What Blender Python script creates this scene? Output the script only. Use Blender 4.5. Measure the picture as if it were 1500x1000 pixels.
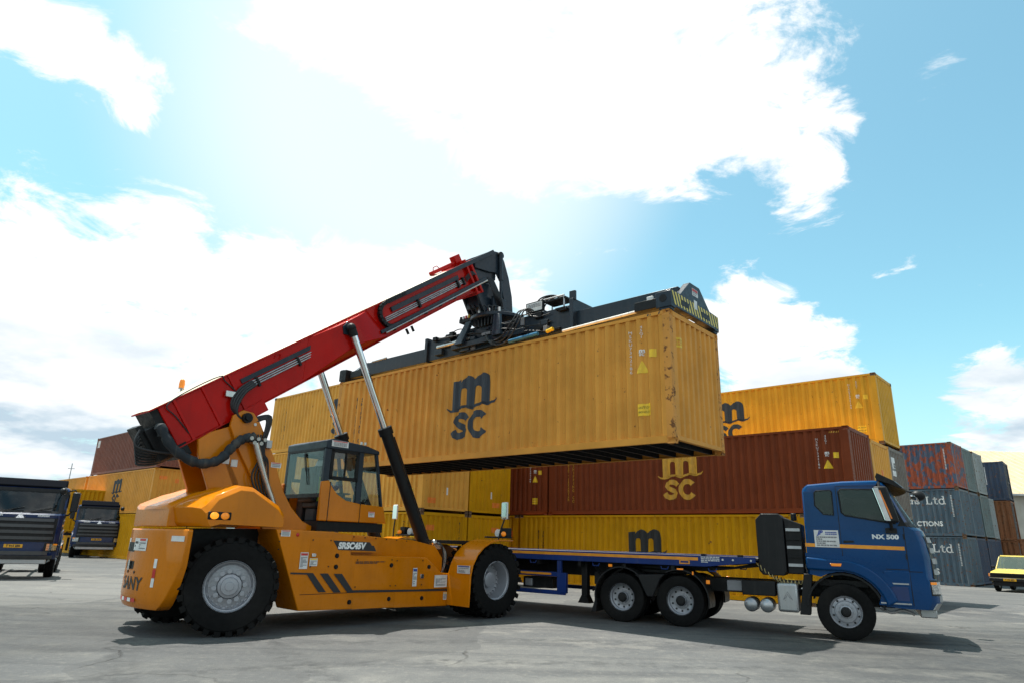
import bpy, bmesh, math, random
from mathutils import Vector, Matrix
R = math.radians
rng = random.Random(7)
for o in list(bpy.data.objects): bpy.data.objects.remove(o)
scene = bpy.context.scene
COL = scene.collection

# ------------------------------------------------------------------ camera
cam_d = bpy.data.cameras.new('camera'); cam = bpy.data.objects.new('camera', cam_d); COL.objects.link(cam)
cam_d.sensor_width = 36; cam_d.lens = 22.95; cam_d.clip_end = 3000; cam_d.clip_start = .05
_p, _r = .2951, .0285
_f = Vector((0, math.cos(_p), math.sin(_p))); _u = Vector((0, -math.sin(_p), math.cos(_p))); _x = Vector((1, 0, 0))
_x2 = _x*math.cos(_r) + _u*math.sin(_r); _u2 = _u*math.cos(_r) - _x*math.sin(_r)
cam.matrix_world = Matrix(((_x2.x, _u2.x, -_f.x, 0), (_x2.y, _u2.y, -_f.y, 0), (_x2.z, _u2.z, -_f.z, 1.717), (0, 0, 0, 1)))
scene.camera = cam

# ------------------------------------------------------------------ exposure
scene.view_settings.view_transform = 'Standard'; scene.view_settings.look = 'None'
scene.view_settings.gamma = 1; scene.view_settings.use_curve_mapping = False
scene.view_settings.exposure = .72

# ------------------------------------------------------------------ sky with clouds
W = bpy.data.worlds.new('World'); scene.world = W; W.use_nodes = True
nt = W.node_tree; nt.nodes.clear()
def N(tree, typ, **k):
    n = tree.nodes.new(typ)
    for a, b in k.items(): setattr(n, a, b)
    return n
def link(tree, a, b): tree.links.new(a, b)
SUN_DIR = Vector((-.223, .18, 1)).normalized()
sky = N(nt, 'ShaderNodeTexSky', sky_type='NISHITA', sun_disc=False)
sky.sun_elevation = math.asin(SUN_DIR.z); sky.sun_rotation = math.atan2(SUN_DIR.x, SUN_DIR.y)
sky.air_density = 1.0; sky.dust_density = 1.6; sky.ozone_density = 1.0
def build_world():
    tc = N(nt, 'ShaderNodeTexCoord')
    def vm(op, a, b=None):
        n = N(nt, 'ShaderNodeVectorMath', operation=op)
        link(nt, a, n.inputs[0])
        if b is not None:
            if isinstance(b, (tuple, Vector)): n.inputs[1].default_value = b
            else: link(nt, b, n.inputs[1])
        return n
    def mt(op, a, b=None, c=None, clamp=False):
        n = N(nt, 'ShaderNodeMath', operation=op); n.use_clamp = clamp
        for i, q in enumerate((a, b, c)):
            if q is None: continue
            if isinstance(q, (int, float)): n.inputs[i].default_value = q
            else: link(nt, q, n.inputs[i])
        return n.outputs[0]
    d = tc.outputs['Generated']
    sep = N(nt, 'ShaderNodeSeparateXYZ'); link(nt, d, sep.inputs[0])
    zc = mt('ADD', mt('MAXIMUM', sep.outputs['Z'], 0.0), .22)
    dv = N(nt, 'ShaderNodeCombineXYZ'); link(nt, mt('DIVIDE', sep.outputs['X'], zc), dv.inputs[0]); link(nt, mt('DIVIDE', sep.outputs['Y'], zc), dv.inputs[1])
    link(nt, mt('MULTIPLY', sep.outputs['Z'], 1.6), dv.inputs[2])
    def fbm(scale, det, rough, off, dist=0.0):
        a = vm('ADD', dv.outputs[0], off)
        n = N(nt, 'ShaderNodeTexNoise'); n.inputs['Scale'].default_value = scale; n.inputs['Detail'].default_value = det
        n.inputs['Roughness'].default_value = rough; n.inputs['Distortion'].default_value = dist
        link(nt, a.outputs[0], n.inputs['Vector']); return n.outputs['Fac']
    big = fbm(1.5, 12, .57, (3.1, 1.7, 0), .25); fine = fbm(5.0, 12, .66, (9.2, 4.1, 2), .45); shade = fbm(2.6, 8, .55, (1.2, 8.1, 5))
    blobs = [((-.10, .745, .66), 9, .85), ((.038, .775, .631), 10.5, 1), ((.187, .748, .637), 11, 1), ((.293, .699, .653), 8.5, .8), ((.10, .80, .59), 7, .8),
             ((.369, .757, .54), 5.2, .68), ((.386, .79, .476), 4.2, .72), ((.282, .808, .517), 4, .5), ((-.02, .70, .714), 12, 1), ((.15, .64, .75), 14, 1), ((-.2, .62, .76), 12, .9),
             ((-.58, .59, .56), 3.6, .62), ((-.54, .64, .546), 3.4, .66), ((-.497, .688, .53), 3.6, .72), ((-.585, .753, .285), 8.5, 1.05), ((-.492, .807, .30), 8.5, 1.05),
             ((-.378, .871, .285), 8.5, 1.05), ((-.254, .905, .31), 7.5, 1.0), ((-.137, .922, .325), 6.5, .9), ((-.045, .921, .365), 4.2, .66),
             ((-.541, .822, .15), 10, 1.1), ((-.4, .895, .17), 9.5, 1.1), ((-.2, .95, .20), 9, 1.1), ((.34, .89, .285), 5.8, 1.1), ((.405, .878, .235), 5.2, 1.05),
             ((.289, .907, .29), 4.2, .95), ((.598, .78, .165), 4.8, 1.0), ((.513, .662, .546), 2.6, .42), ((.018, .921, .365), 3.0, .62), ((-.8, .55, .25), 12, .8), ((.8, .55, .3), 9, .7),
             ((.9, -.1, .35), 20, .9), ((-.9, .0, .4), 20, .9), ((.6, -.7, .3), 22, .9), ((-.6, -.7, .35), 22, .9), ((0, -.9, .3), 22, .9), ((.2, -.6, .7), 20, .8), ((-.5, -.2, .8), 18, .8), ((.7, .1, .75), 16, .7)]  # row of unseen clouds added behind and beside the camera for fill light
    m = None
    for c, rad, wgt in blobs:
        v = Vector(c).normalized()
        dt = N(nt, 'ShaderNodeVectorMath', operation='DOT_PRODUCT'); link(nt, d, dt.inputs[0]); dt.inputs[1].default_value = v
        mr = N(nt, 'ShaderNodeMapRange', interpolation_type='SMOOTHSTEP')
        mr.inputs['From Min'].default_value = math.cos(R(rad*1.25)); mr.inputs['From Max'].default_value = math.cos(R(rad*.25))
        mr.inputs['To Min'].default_value = 0; mr.inputs['To Max'].default_value = wgt
        link(nt, dt.outputs['Value'], mr.inputs['Value'])
        m = mr.outputs[0] if m is None else mt('MAXIMUM', m, mr.outputs[0])
    n1 = mt('ADD', mt('MULTIPLY', mt('SUBTRACT', big, .5), 1.35), mt('MULTIPLY', mt('SUBTRACT', fine, .5), 2.6))
    dens = mt('ADD', mt('MULTIPLY', m, 1.0), n1)
    mr = N(nt, 'ShaderNodeMapRange', interpolation_type='SMOOTHSTEP')
    mr.inputs['From Min'].default_value = .40; mr.inputs['From Max'].default_value = .84
    link(nt, dens, mr.inputs['Value'])
    # thin bright veil of lens glare painted into the sky, hazy band at the horizon
    ds = N(nt, 'ShaderNodeVectorMath', operation='DOT_PRODUCT'); link(nt, d, ds.inputs[0]); ds.inputs[1].default_value = Vector((-.15, .80, .58)).normalized()   # centre of the painted glare
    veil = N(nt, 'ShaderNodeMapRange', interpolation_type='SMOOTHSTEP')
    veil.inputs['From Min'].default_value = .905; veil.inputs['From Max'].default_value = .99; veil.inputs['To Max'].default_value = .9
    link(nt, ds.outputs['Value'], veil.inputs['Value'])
    hz = N(nt, 'ShaderNodeMapRange', interpolation_type='SMOOTHSTEP')
    hz.inputs['From Min'].default_value = .30; hz.inputs['From Max'].default_value = -.02; hz.inputs['To Max'].default_value = .55
    link(nt, sep.outputs['Z'], hz.inputs['Value'])
    # clear sky colour
    sk = N(nt, 'ShaderNodeVectorMath', operation='MULTIPLY'); link(nt, sky.outputs[0], sk.inputs[0]); sk.inputs[1].default_value = (.104, .152, .126)
    def mix(f, a, b):
        n = N(nt, 'ShaderNodeMix', data_type='RGBA'); link(nt, f, n.inputs['Factor'])
        for q, i in ((a, 6), (b, 7)):
            if isinstance(q, tuple): n.inputs[i].default_value = (*q, 1)
            else: link(nt, q, n.inputs[i])
        return n.outputs[2]
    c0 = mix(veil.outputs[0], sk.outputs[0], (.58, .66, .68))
    c1 = mix(hz.outputs[0], c0, (.44, .56, .62))
    lowc = N(nt, 'ShaderNodeMapRange', interpolation_type='SMOOTHSTEP'); lowc.inputs['From Min'].default_value = .34; lowc.inputs['From Max'].default_value = .12
    link(nt, sep.outputs['Z'], lowc.inputs['Value'])
    shf = mt('MULTIPLY', lowc.outputs[0], mt('MULTIPLY', mt('SUBTRACT', shade, .42, None, True), 5.0, None, True), None, True)
    cc = mix(shf, (.69, .70, .705), (.34, .43, .50))
    c2 = mix(mr.outputs[0], c1, cc)
    bg = N(nt, 'ShaderNodeBackground'); bg.inputs['Strength'].default_value = 1.0
    link(nt, c2, bg.inputs['Color'])
    out = N(nt, 'ShaderNodeOutputWorld'); link(nt, bg.outputs[0], out.inputs[0])
build_world()

# ------------------------------------------------------------------ sun
sl = bpy.data.lights.new('sun', 'SUN'); sl.energy = 4.6; sl.angle = R(.53); sl.color = (1, .955, .88)
so = bpy.data.objects.new('sun', sl); COL.objects.link(so); so.location = (0, 0, 60)
so.rotation_euler = (-SUN_DIR).to_track_quat('-Z', 'Y').to_euler()

# ------------------------------------------------------------------ mesh helpers
def obj(name, me, mat=None, parent=None, loc=None, rot=None):
    o = bpy.data.objects.new(name, me); COL.objects.link(o)
    if mat is not None and me is not None and not me.materials: me.materials.append(mat)
    if parent: o.parent = parent
    if loc is not None: o.location = loc
    if rot is not None: o.rotation_euler = rot
    return o
def tag(o, label, cat, group=None):
    o['label'] = label; o['category'] = cat
    if group: o['group'] = group
    return o
def thing(name, label, cat, loc=(0, 0, 0), yaw=0, group=None):
    o = bpy.data.objects.new(name, None); COL.objects.link(o); o.empty_display_size = .2
    o.location = loc; o.rotation_euler = (0, 0, yaw); return tag(o, label, cat, group)
def recolor(o, mat):                       # a material of its own on a shared mesh
    o.material_slots[0].link = 'OBJECT'; o.material_slots[0].material = mat
class MB:
    def __init__(s): s.v = []; s.f = []
    def add(s, vs, fs):
        b = len(s.v); s.v += [tuple(q) for q in vs]; s.f += [tuple(b+i for i in f) for f in fs]; return s
    def hexa(s, p):                        # 4 bottom, 4 top
        return s.add(p, [(3, 2, 1, 0), (4, 5, 6, 7), (0, 1, 5, 4), (1, 2, 6, 5), (2, 3, 7, 6), (3, 0, 4, 7)])
    def box(s, x0, x1, y0, y1, z0, z1):
        return s.hexa([(x0, y0, z0), (x1, y0, z0), (x1, y1, z0), (x0, y1, z0), (x0, y0, z1), (x1, y0, z1), (x1, y1, z1), (x0, y1, z1)])
    def obox(s, c, ax, ay, az):            # centre and three half-vectors
        c = Vector(c); ax = Vector(ax); ay = Vector(ay); az = Vector(az)
        return s.hexa([c-ax-ay-az, c+ax-ay-az, c+ax+ay-az, c-ax+ay-az, c-ax-ay+az, c+ax-ay+az, c+ax+ay+az, c-ax+ay+az])
    def prism(s, poly, a, b, ax='y'):
        n = len(poly)
        m = {'y': lambda q, t: (q[0], t, q[1]), 'x': lambda q, t: (t, q[0], q[1]), 'z': lambda q, t: (q[0], q[1], t)}[ax]
        return s.add([m(q, a) for q in poly]+[m(q, b) for q in poly],
                     [tuple(range(n)), tuple(range(2*n-1, n-1, -1))]+[(i, (i+1) % n, n+(i+1) % n, n+i) for i in range(n)])
    def cyl(s, p0, p1, r, r2=None, n=16, caps=True):
        p0 = Vector(p0); p1 = Vector(p1); r2 = r if r2 is None else r2
        d = (p1-p0).normalized(); a = d.orthogonal().normalized(); b = d.cross(a)
        vs = [p0+(a*math.cos(t)+b*math.sin(t))*r for t in [2*math.pi*i/n for i in range(n)]]
        vs += [p1+(a*math.cos(t)+b*math.sin(t))*r2 for t in [2*math.pi*i/n for i in range(n)]]
        fs = [(i, (i+1) % n, n+(i+1) % n, n+i) for i in range(n)]
        if caps: fs += [tuple(range(n-1, -1, -1)), tuple(range(n, 2*n))]
        return s.add(vs, fs)
    def tube(s, pts, r, n=8, caps=True):
        P = [Vector(q) for q in pts]; rings = []; up = None
        for i, q in enumerate(P):
            d = (P[min(i+1, len(P)-1)]-P[max(i-1, 0)]).normalized()
            up = d.orthogonal().normalized() if up is None else (up-d*up.dot(d)).normalized()
            b = d.cross(up); rr = r[i] if isinstance(r, (list, tuple)) else r
            rings.append([q+(up*math.cos(2*math.pi*k/n)+b*math.sin(2*math.pi*k/n))*rr for k in range(n)])
        vs = [v for g in rings for v in g]; fs = []
        for i in range(len(P)-1):
            for k in range(n): fs.append((i*n+k, i*n+(k+1) % n, (i+1)*n+(k+1) % n, (i+1)*n+k))
        if caps: fs += [tuple(range(n-1, -1, -1)), tuple(range((len(P)-1)*n, len(P)*n))]
        return s.add(vs, fs)
    def lathe(s, prof, c=(0, 0, 0), ax='y', n=32, close=False, caps=True):
        c = Vector(c); E = {'y': (Vector((1, 0, 0)), Vector((0, 0, 1)), Vector((0, 1, 0))), 'x': (Vector((0, 1, 0)), Vector((0, 0, 1)), Vector((1, 0, 0))),
                            'z': (Vector((1, 0, 0)), Vector((0, 1, 0)), Vector((0, 0, 1)))}[ax]
        vs = []; fs = []; m = len(prof)
        for r, h in prof:
            for k in range(n):
                t = 2*math.pi*k/n; vs.append(c+E[0]*(r*math.cos(t))+E[1]*(r*math.sin(t))+E[2]*h)
        for i in range(m if close else m-1):
            j = (i+1) % m
            for k in range(n): fs.append((i*n+k, i*n+(k+1) % n, j*n+(k+1) % n, j*n+k))
        if not close and caps:
            if prof[0][0] > 1e-6: fs.append(tuple(range(n)))
            if prof[-1][0] > 1e-6: fs.append(tuple(range((m-1)*n, m*n)))
        return s.add(vs, fs)
    def sphere(s, c, r, n=16, m=10, sc=(1, 1, 1)):
        c = Vector(c)
        vs = []; fs = []
        for i in range(m+1):
            a = math.pi*i/m
            for k in range(n):
                t = 2*math.pi*k/n
                vs.append(c+Vector((r*sc[0]*math.sin(a)*math.cos(t), r*sc[1]*math.sin(a)*math.sin(t), r*sc[2]*math.cos(a))))
        for i in range(m):
            for k in range(n): fs.append((i*n+k, i*n+(k+1) % n, (i+1)*n+(k+1) % n, (i+1)*n+k))
        return s.add(vs, fs)
    def mesh(s, name, smooth=32):
        me = bpy.data.meshes.new(name); me.from_pydata(s.v, [], s.f)
        bm = bmesh.new(); bm.from_mesh(me)
        bmesh.ops.remove_doubles(bm, verts=bm.verts, dist=1e-5)
        bmesh.ops.recalc_face_normals(bm, faces=bm.faces); bm.to_mesh(me); bm.free()
        if smooth:
            me.polygons.foreach_set('use_smooth', [True]*len(me.polygons)); me.set_sharp_from_angle(angle=R(smooth))
        me.update(); return me
    def build(s, name, mat, parent=None, bevel=0, smooth=32, seg=2, loc=None, rot=None):
        o = obj(name, s.mesh(name, smooth), mat, parent, loc, rot)
        if bevel:
            b = o.modifiers.new('bevel', 'BEVEL'); b.width = bevel; b.segments = seg; b.limit_method = 'ANGLE'; b.angle_limit = R(35)
            b.harden_normals = False
            o.data.polygons.foreach_set('use_smooth', [True]*len(o.data.polygons))
        return o
def arc(cx, cz, r, a0, a1, n): return [(cx+r*math.cos(R(a0+(a1-a0)*i/n)), cz+r*math.sin(R(a0+(a1-a0)*i/n))) for i in range(n+1)]
def smoothpath(pts, k=6):
    P = [Vector(p) for p in pts]; out = []
    for i in range(len(P)-1):
        a = P[max(i-1, 0)]; b = P[i]; c = P[i+1]; d = P[min(i+2, len(P)-1)]
        for j in range(k):
            t = j/k; out.append(.5*((2*b)+(c-a)*t+(2*a-5*b+4*c-d)*t*t+(3*b-a-3*c+d)*t**3))
    return out+[P[-1]]

# ------------------------------------------------------------------ materials
MATS = {}
def newmat(name):
    m = bpy.data.materials.new(name); m.use_nodes = True; t = m.node_tree
    return m, t, t.nodes['Principled BSDF']
def coords(t, sc=(1, 1, 1), rnd=True):
    tc = N(t, 'ShaderNodeTexCoord'); oi = N(t, 'ShaderNodeObjectInfo')
    mp = N(t, 'ShaderNodeMapping'); mp.inputs['Scale'].default_value = sc
    link(t, tc.outputs['Object'], mp.inputs['Vector'])
    if rnd:
        ad = N(t, 'ShaderNodeVectorMath', operation='MULTIPLY_ADD'); cb = N(t, 'ShaderNodeCombineXYZ')
        for i in range(3): link(t, oi.outputs['Random'], cb.inputs[i])
        link(t, cb.outputs[0], ad.inputs[0]); ad.inputs[1].default_value = (37, 53, 29); link(t, mp.outputs[0], ad.inputs[2])
        return ad.outputs[0]
    return mp.outputs[0]
def noise(t, vec, scale, det=5, rough=.55):
    n = N(t, 'ShaderNodeTexNoise'); n.inputs['Scale'].default_value = scale; n.inputs['Detail'].default_value = det; n.inputs['Roughness'].default_value = rough
    link(t, vec, n.inputs['Vector']); return n.outputs['Fac']
def ramp(t, fac, a, b, lo=0., hi=1.):
    n = N(t, 'ShaderNodeMapRange', interpolation_type='SMOOTHSTEP'); n.inputs['From Min'].default_value = a; n.inputs['From Max'].default_value = b
    n.inputs['To Min'].default_value = lo; n.inputs['To Max'].default_value = hi; link(t, fac, n.inputs['Value']); return n.outputs[0]
def mixc(t, f, a, b, typ='MIX'):
    n = N(t, 'ShaderNodeMix', data_type='RGBA', blend_type=typ)
    if isinstance(f, float): n.inputs['Factor'].default_value = f
    else: link(t, f, n.inputs['Factor'])
    for q, i in ((a, 6), (b, 7)):
        if isinstance(q, (tuple, list)): n.inputs[i].default_value = (*q[:3], 1)
        else: link(t, q, n.inputs[i])
    return n.outputs[2]
def bump(t, b, h, st, dist=.01):
    n = N(t, 'ShaderNodeBump'); n.inputs['Strength'].default_value = st; n.inputs['Distance'].default_value = dist
    link(t, h, n.inputs['Height']); link(t, n.outputs[0], b.inputs['Normal'])
def paint(name, col, rough=.4, dirt=.25, coat=0., rust=0., metal=0., dust=(.33, .27, .19), streak=True, bmp=.15, spec=.22):
    if name in MATS: return MATS[name]
    m, t, b = newmat(name)
    v = coords(t); n1 = noise(t, v, 1.1, 6); n2 = noise(t, v, 14, 5)
    vs = coords(t, (5, 5, .35)); n3 = noise(t, vs, 1.6, 6, .65)
    dark = tuple(c*.88 for c in col); lite = tuple(min(1, c*1.08) for c in col)
    c = mixc(t, ramp(t, n1, .3, .7), dark, lite)
    if dirt: c = mixc(t, ramp(t, n3 if streak else n1, .46, .78, 0, dirt), c, dust)
    rg = ramp(t, n2, .3, .7, max(.03, rough-.08), rough+.12)
    if rust:
        rm = ramp(t, noise(t, v, 6.5, 8, .68), .60-.12*rust, .66-.10*rust, 0, .92)
        c = mixc(t, rm, c, mixc(t, ramp(t, n2, .35, .65), (.07, .03, .018), (.20, .085, .04)))
        rr = N(t, 'ShaderNodeMath', operation='MAXIMUM'); link(t, rg, rr.inputs[0]); mu = N(t, 'ShaderNodeMath', operation='MULTIPLY'); link(t, rm, mu.inputs[0]); mu.inputs[1].default_value = .85
        link(t, mu.outputs[0], rr.inputs[1]); rg = rr.outputs[0]
    link(t, c, b.inputs['Base Color']); link(t, rg, b.inputs['Roughness']); b.inputs['Metallic'].default_value = metal
    b.inputs['Specular IOR Level'].default_value = spec; b.inputs['Coat Weight'].default_value = coat*.4; b.inputs['Coat Roughness'].default_value = .06
    if bmp: bump(t, b, noise(t, v, 2.3, 3), bmp, .02)
    MATS[name] = m; return m
def plain(name, col, rough=.5, metal=0., spec=.5, emit=None, es=0., vary=.12, sc=6):
    if name in MATS: return MATS[name]
    m, t, b = newmat(name); v = coords(t); n1 = noise(t, v, sc, 5)
    link(t, mixc(t, ramp(t, n1, .3, .7), tuple(c*(1-vary) for c in col), tuple(min(1, c*(1+vary)) for c in col)), b.inputs['Base Color'])
    link(t, ramp(t, n1, .3, .7, max(.03, rough-.06), rough+.06), b.inputs['Roughness']); b.inputs['Metallic'].default_value = metal
    b.inputs['Specular IOR Level'].default_value = spec
    if emit: b.inputs['Emission Color'].default_value = (*emit, 1); b.inputs['Emission Strength'].default_value = es
    MATS[name] = m; return m
def glass(name, tint=(.75, .82, .85), refl=1.0):
    m, t, b = newmat(name); t.nodes.remove(b)
    out = t.nodes['Material Output']; tr = N(t, 'ShaderNodeBsdfTransparent'); tr.inputs[0].default_value = (*tint, 1)
    gl = N(t, 'ShaderNodeBsdfGlossy'); gl.inputs['Roughness'].default_value = .03; gl.inputs[0].default_value = (.95, .98, 1, 1)
    lw = N(t, 'ShaderNodeLayerWeight'); lw.inputs[0].default_value = .5
    pw = N(t, 'ShaderNodeMath', operation='POWER'); link(t, lw.outputs['Facing'], pw.inputs[0]); pw.inputs[1].default_value = 4.5
    mu = N(t, 'ShaderNodeMath', operation='MULTIPLY_ADD'); mu.use_clamp = True; link(t, pw.outputs[0], mu.inputs[0]); mu.inputs[1].default_value = .85*refl; mu.inputs[2].default_value = .05*refl
    dn = noise(t, coords(t), 3.5, 6, .6); df = N(t, 'ShaderNodeBsdfDiffuse'); df.inputs[0].default_value = (.35, .34, .31, 1)
    mx = N(t, 'ShaderNodeMixShader'); link(t, mu.outputs[0], mx.inputs[0]); link(t, tr.outputs[0], mx.inputs[1]); link(t, gl.outputs[0], mx.inputs[2])
    m2 = N(t, 'ShaderNodeMixShader'); link(t, ramp(t, dn, .45, .8, .0, .07), m2.inputs[0]); link(t, mx.outputs[0], m2.inputs[1]); link(t, df.outputs[0], m2.inputs[2])
    link(t, m2.outputs[0], out.inputs[0]); return m

# ------------------------------------------------------------------ ground
def ground():
    m, t, b = newmat('dusty_asphalt')
    tc = N(t, 'ShaderNodeTexCoord'); P = tc.outputs['Object']
    def warp(sc, amt):
        n = N(t, 'ShaderNodeTexNoise'); n.inputs['Scale'].default_value = sc; n.inputs['Detail'].default_value = 4; link(t, P, n.inputs['Vector'])
        a = N(t, 'ShaderNodeVectorMath', operation='MULTIPLY_ADD'); link(t, n.outputs['Color'], a.inputs[0]); a.inputs[1].default_value = (amt,)*3; link(t, P, a.inputs[2]); return a.outputs[0]
    n1 = noise(t, P, .16, 8, .6); n2 = noise(t, P, .9, 8, .62); n3 = noise(t, P, 9, 6, .6); n4 = noise(t, P, 75, 3, .6); n6 = noise(t, P, 3.2, 6, .65)
    mp = N(t, 'ShaderNodeMapping'); mp.inputs['Rotation'].default_value = (0, 0, R(20)); mp.inputs['Scale'].default_value = (.12, 1.3, 1); link(t, P, mp.inputs['Vector'])
    tr = noise(t, mp.outputs[0], 1.0, 6, .6)                       # tyre-swept bands
    c = mixc(t, ramp(t, n1, .3, .7), (.098, .100, .102), (.150, .148, .142))
    c = mixc(t, ramp(t, n2, .4, .72, 0, .6), c, (.205, .198, .182))
    sx = N(t, 'ShaderNodeSeparateXYZ'); link(t, warp(.35, 5.0), sx.inputs[0])      # coarser asphalt beside the dusty lane at right; vignette darkening painted into both sides
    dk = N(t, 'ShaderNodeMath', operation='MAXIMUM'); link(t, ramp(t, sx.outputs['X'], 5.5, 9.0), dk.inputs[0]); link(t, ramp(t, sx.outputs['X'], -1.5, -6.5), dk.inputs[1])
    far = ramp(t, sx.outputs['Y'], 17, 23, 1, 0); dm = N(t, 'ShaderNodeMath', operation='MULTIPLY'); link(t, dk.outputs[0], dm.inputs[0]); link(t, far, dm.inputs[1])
    c = mixc(t, ramp(t, tr, .50, .64, 0, .55), c, (.066, .068, .072))
    mp2 = N(t, 'ShaderNodeMapping'); mp2.inputs['Rotation'].default_value = (0, 0, R(-38)); mp2.inputs['Scale'].default_value = (.05, 1.9, 1); link(t, P, mp2.inputs['Vector'])
    c = mixc(t, ramp(t, noise(t, mp2.outputs[0], 1.0, 7, .62), .53, .66, 0, .5), c, (.07, .071, .074)); c = mixc(t, ramp(t, noise(t, P, .45, 9, .66), .55, .63, 0, .45), c, (.235, .225, .205))
    c = mixc(t, ramp(t, n3, .5, .75, 0, .5), c, (.235, .225, .20))
    n5 = noise(t, P, 30, 4, .6); c = mixc(t, ramp(t, n5, .55, .75, 0, .45), c, (.05, .05, .052)); c = mixc(t, ramp(t, n6, .52, .72, 0, .4), c, (.085, .086, .088))
    c = mixc(t, ramp(t, n4, .52, .72, 0, .5), c, (.06, .06, .062))
    vo = N(t, 'ShaderNodeTexVoronoi', feature='DISTANCE_TO_EDGE'); vo.inputs['Scale'].default_value = .17; link(t, warp(.5, 2.2), vo.inputs['Vector'])
    cr = ramp(t, vo.outputs['Distance'], .0, .0065, 1, 0)
    gate = ramp(t, noise(t, P, .33, 5), .50, .62)
    mu = N(t, 'ShaderNodeMath', operation='MULTIPLY'); link(t, cr, mu.inputs[0]); link(t, gate, mu.inputs[1])
    c = mixc(t, mu.outputs[0], c, (.05, .048, .045))
    st = ramp(t, noise(t, warp(.8, 1.0), .55, 7, .7), .66, .74, 0, .55)
    c = mixc(t, st, c, (.05, .05, .052))
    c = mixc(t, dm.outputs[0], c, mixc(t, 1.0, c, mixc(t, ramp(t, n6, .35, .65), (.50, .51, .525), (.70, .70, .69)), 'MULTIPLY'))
    pv = N(t, 'ShaderNodeTexVoronoi', distance='CHEBYCHEV'); pv.inputs['Scale'].default_value = .16; link(t, warp(1.2, .5), pv.inputs['Vector'])   # patched repairs
    ps = N(t, 'ShaderNodeSeparateColor'); link(t, pv.outputs['Color'], ps.inputs[0])
    c = mixc(t, ramp(t, ps.outputs[0], .70, .72, 0, .34), c, (.058, .059, .061)); c = mixc(t, ramp(t, ps.outputs[1], .80, .82, 0, .30), c, (.21, .205, .19))
    for cx, cy, rad, wd in ((3, -4, 15.2, .22), (3, -4, 17.4, .22), (-16, 4, 13.0, .25), (-16, 4, 15.1, .25), (13, 2, 10.2, .16)):   # swept tyre tracks
        df = N(t, 'ShaderNodeVectorMath', operation='DISTANCE'); cb = N(t, 'ShaderNodeVectorMath', operation='MULTIPLY'); link(t, warp(.25, .9), cb.inputs[0]); cb.inputs[1].default_value = (1, 1, 0)
        link(t, cb.outputs[0], df.inputs[0]); df.inputs[1].default_value = (cx, cy, 0)
        sb = N(t, 'ShaderNodeMath', operation='SUBTRACT'); link(t, df.outputs['Value'], sb.inputs[0]); sb.inputs[1].default_value = rad
        ab = N(t, 'ShaderNodeMath', operation='ABSOLUTE'); link(t, sb.outputs[0], ab.inputs[0])
        tm_ = N(t, 'ShaderNodeMath', operation='MULTIPLY'); link(t, ramp(t, ab.outputs[0], wd*.4, wd*1.6, .5, 0), tm_.inputs[0]); link(t, ramp(t, n6, .40, .60), tm_.inputs[1])
        c = mixc(t, tm_.outputs[0], c, (.05, .051, .053))
    c = mixc(t, 1.0, c, (.91, .915, .92), 'MULTIPLY')
    oil = ramp(t, noise(t, warp(2.0, .5), 1.3, 5, .6), .70, .76, 0, .7); c = mixc(t, oil, c, (.03, .03, .031))
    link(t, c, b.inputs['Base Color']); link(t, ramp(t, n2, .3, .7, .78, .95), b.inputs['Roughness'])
    b.inputs['Specular IOR Level'].default_value = .3
    h = N(t, 'ShaderNodeMath', operation='MULTIPLY_ADD'); link(t, n4, h.inputs[0]); h.inputs[1].default_value = .25; link(t, n3, h.inputs[2])
    h2 = N(t, 'ShaderNodeMath', operation='SUBTRACT'); link(t, h.outputs[0], h2.inputs[0]); link(t, mu.outputs[0], h2.inputs[1])
    bump(t, b, h2.outputs[0], .9, .03)
    mb = MB(); nx, ny = 60, 60
    def hz(x, y): return 0.0
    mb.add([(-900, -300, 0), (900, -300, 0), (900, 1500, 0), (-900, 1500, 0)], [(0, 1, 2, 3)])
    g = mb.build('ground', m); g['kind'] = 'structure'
ground()
# ------------------------------------------------------------------ lettering helpers
def text2d(s, size, bold=0., shear=0., align='CENTER', line=1., sx=1.):
    cu = bpy.data.curves.new('lettering', 'FONT'); cu.body = s; cu.size = size; cu.align_x = align; cu.offset = bold; cu.shear = shear; cu.space_line = line
    cu.resolution_u = 3; o = bpy.data.objects.new('lettering', cu); COL.objects.link(o)
    dg = bpy.context.evaluated_depsgraph_get(); me = bpy.data.meshes.new_from_object(o.evaluated_get(dg))
    vs = [(v.co.x*sx, v.co.y) for v in me.vertices]; fs = [tuple(p.vertices) for p in me.polygons]
    bpy.data.objects.remove(o); bpy.data.curves.remove(cu); bpy.data.meshes.remove(me)
    if vs:
        zs = [q[1] for q in vs]; m = (min(zs)+max(zs))/2; vs = [(x, z-m) for x, z in vs]
    return vs, fs
def rect2d(w, h): return [(-w/2, -h/2), (w/2, -h/2), (w/2, h/2), (-w/2, h/2)], [(0, 1, 2, 3)]
def stroke2d(path, w):
    n = len(path); vs = []
    for i, p in enumerate(path):
        a = path[max(i-1, 0)]; b = path[min(i+1, n-1)]; dx, dz = b[0]-a[0], b[1]-a[1]; l = math.hypot(dx, dz) or 1
        ww = w[i] if isinstance(w, list) else w
        vs += [(p[0]-dz/l*ww/2, p[1]+dx/l*ww/2), (p[0]+dz/l*ww/2, p[1]-dx/l*ww/2)]
    return vs, [(2*i, 2*i+1, 2*i+3, 2*i+2) for i in range(n-1)]
def join2d(*ms):
    vs = []; fs = []
    for v, f in ms:
        b = len(vs); vs += v; fs += [tuple(i+b for i in q) for q in f]
    return vs, fs
def shift2d(m, dx, dz, s=1.): return [(x*s+dx, z*s+dz) for x, z in m[0]], m[1]
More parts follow.
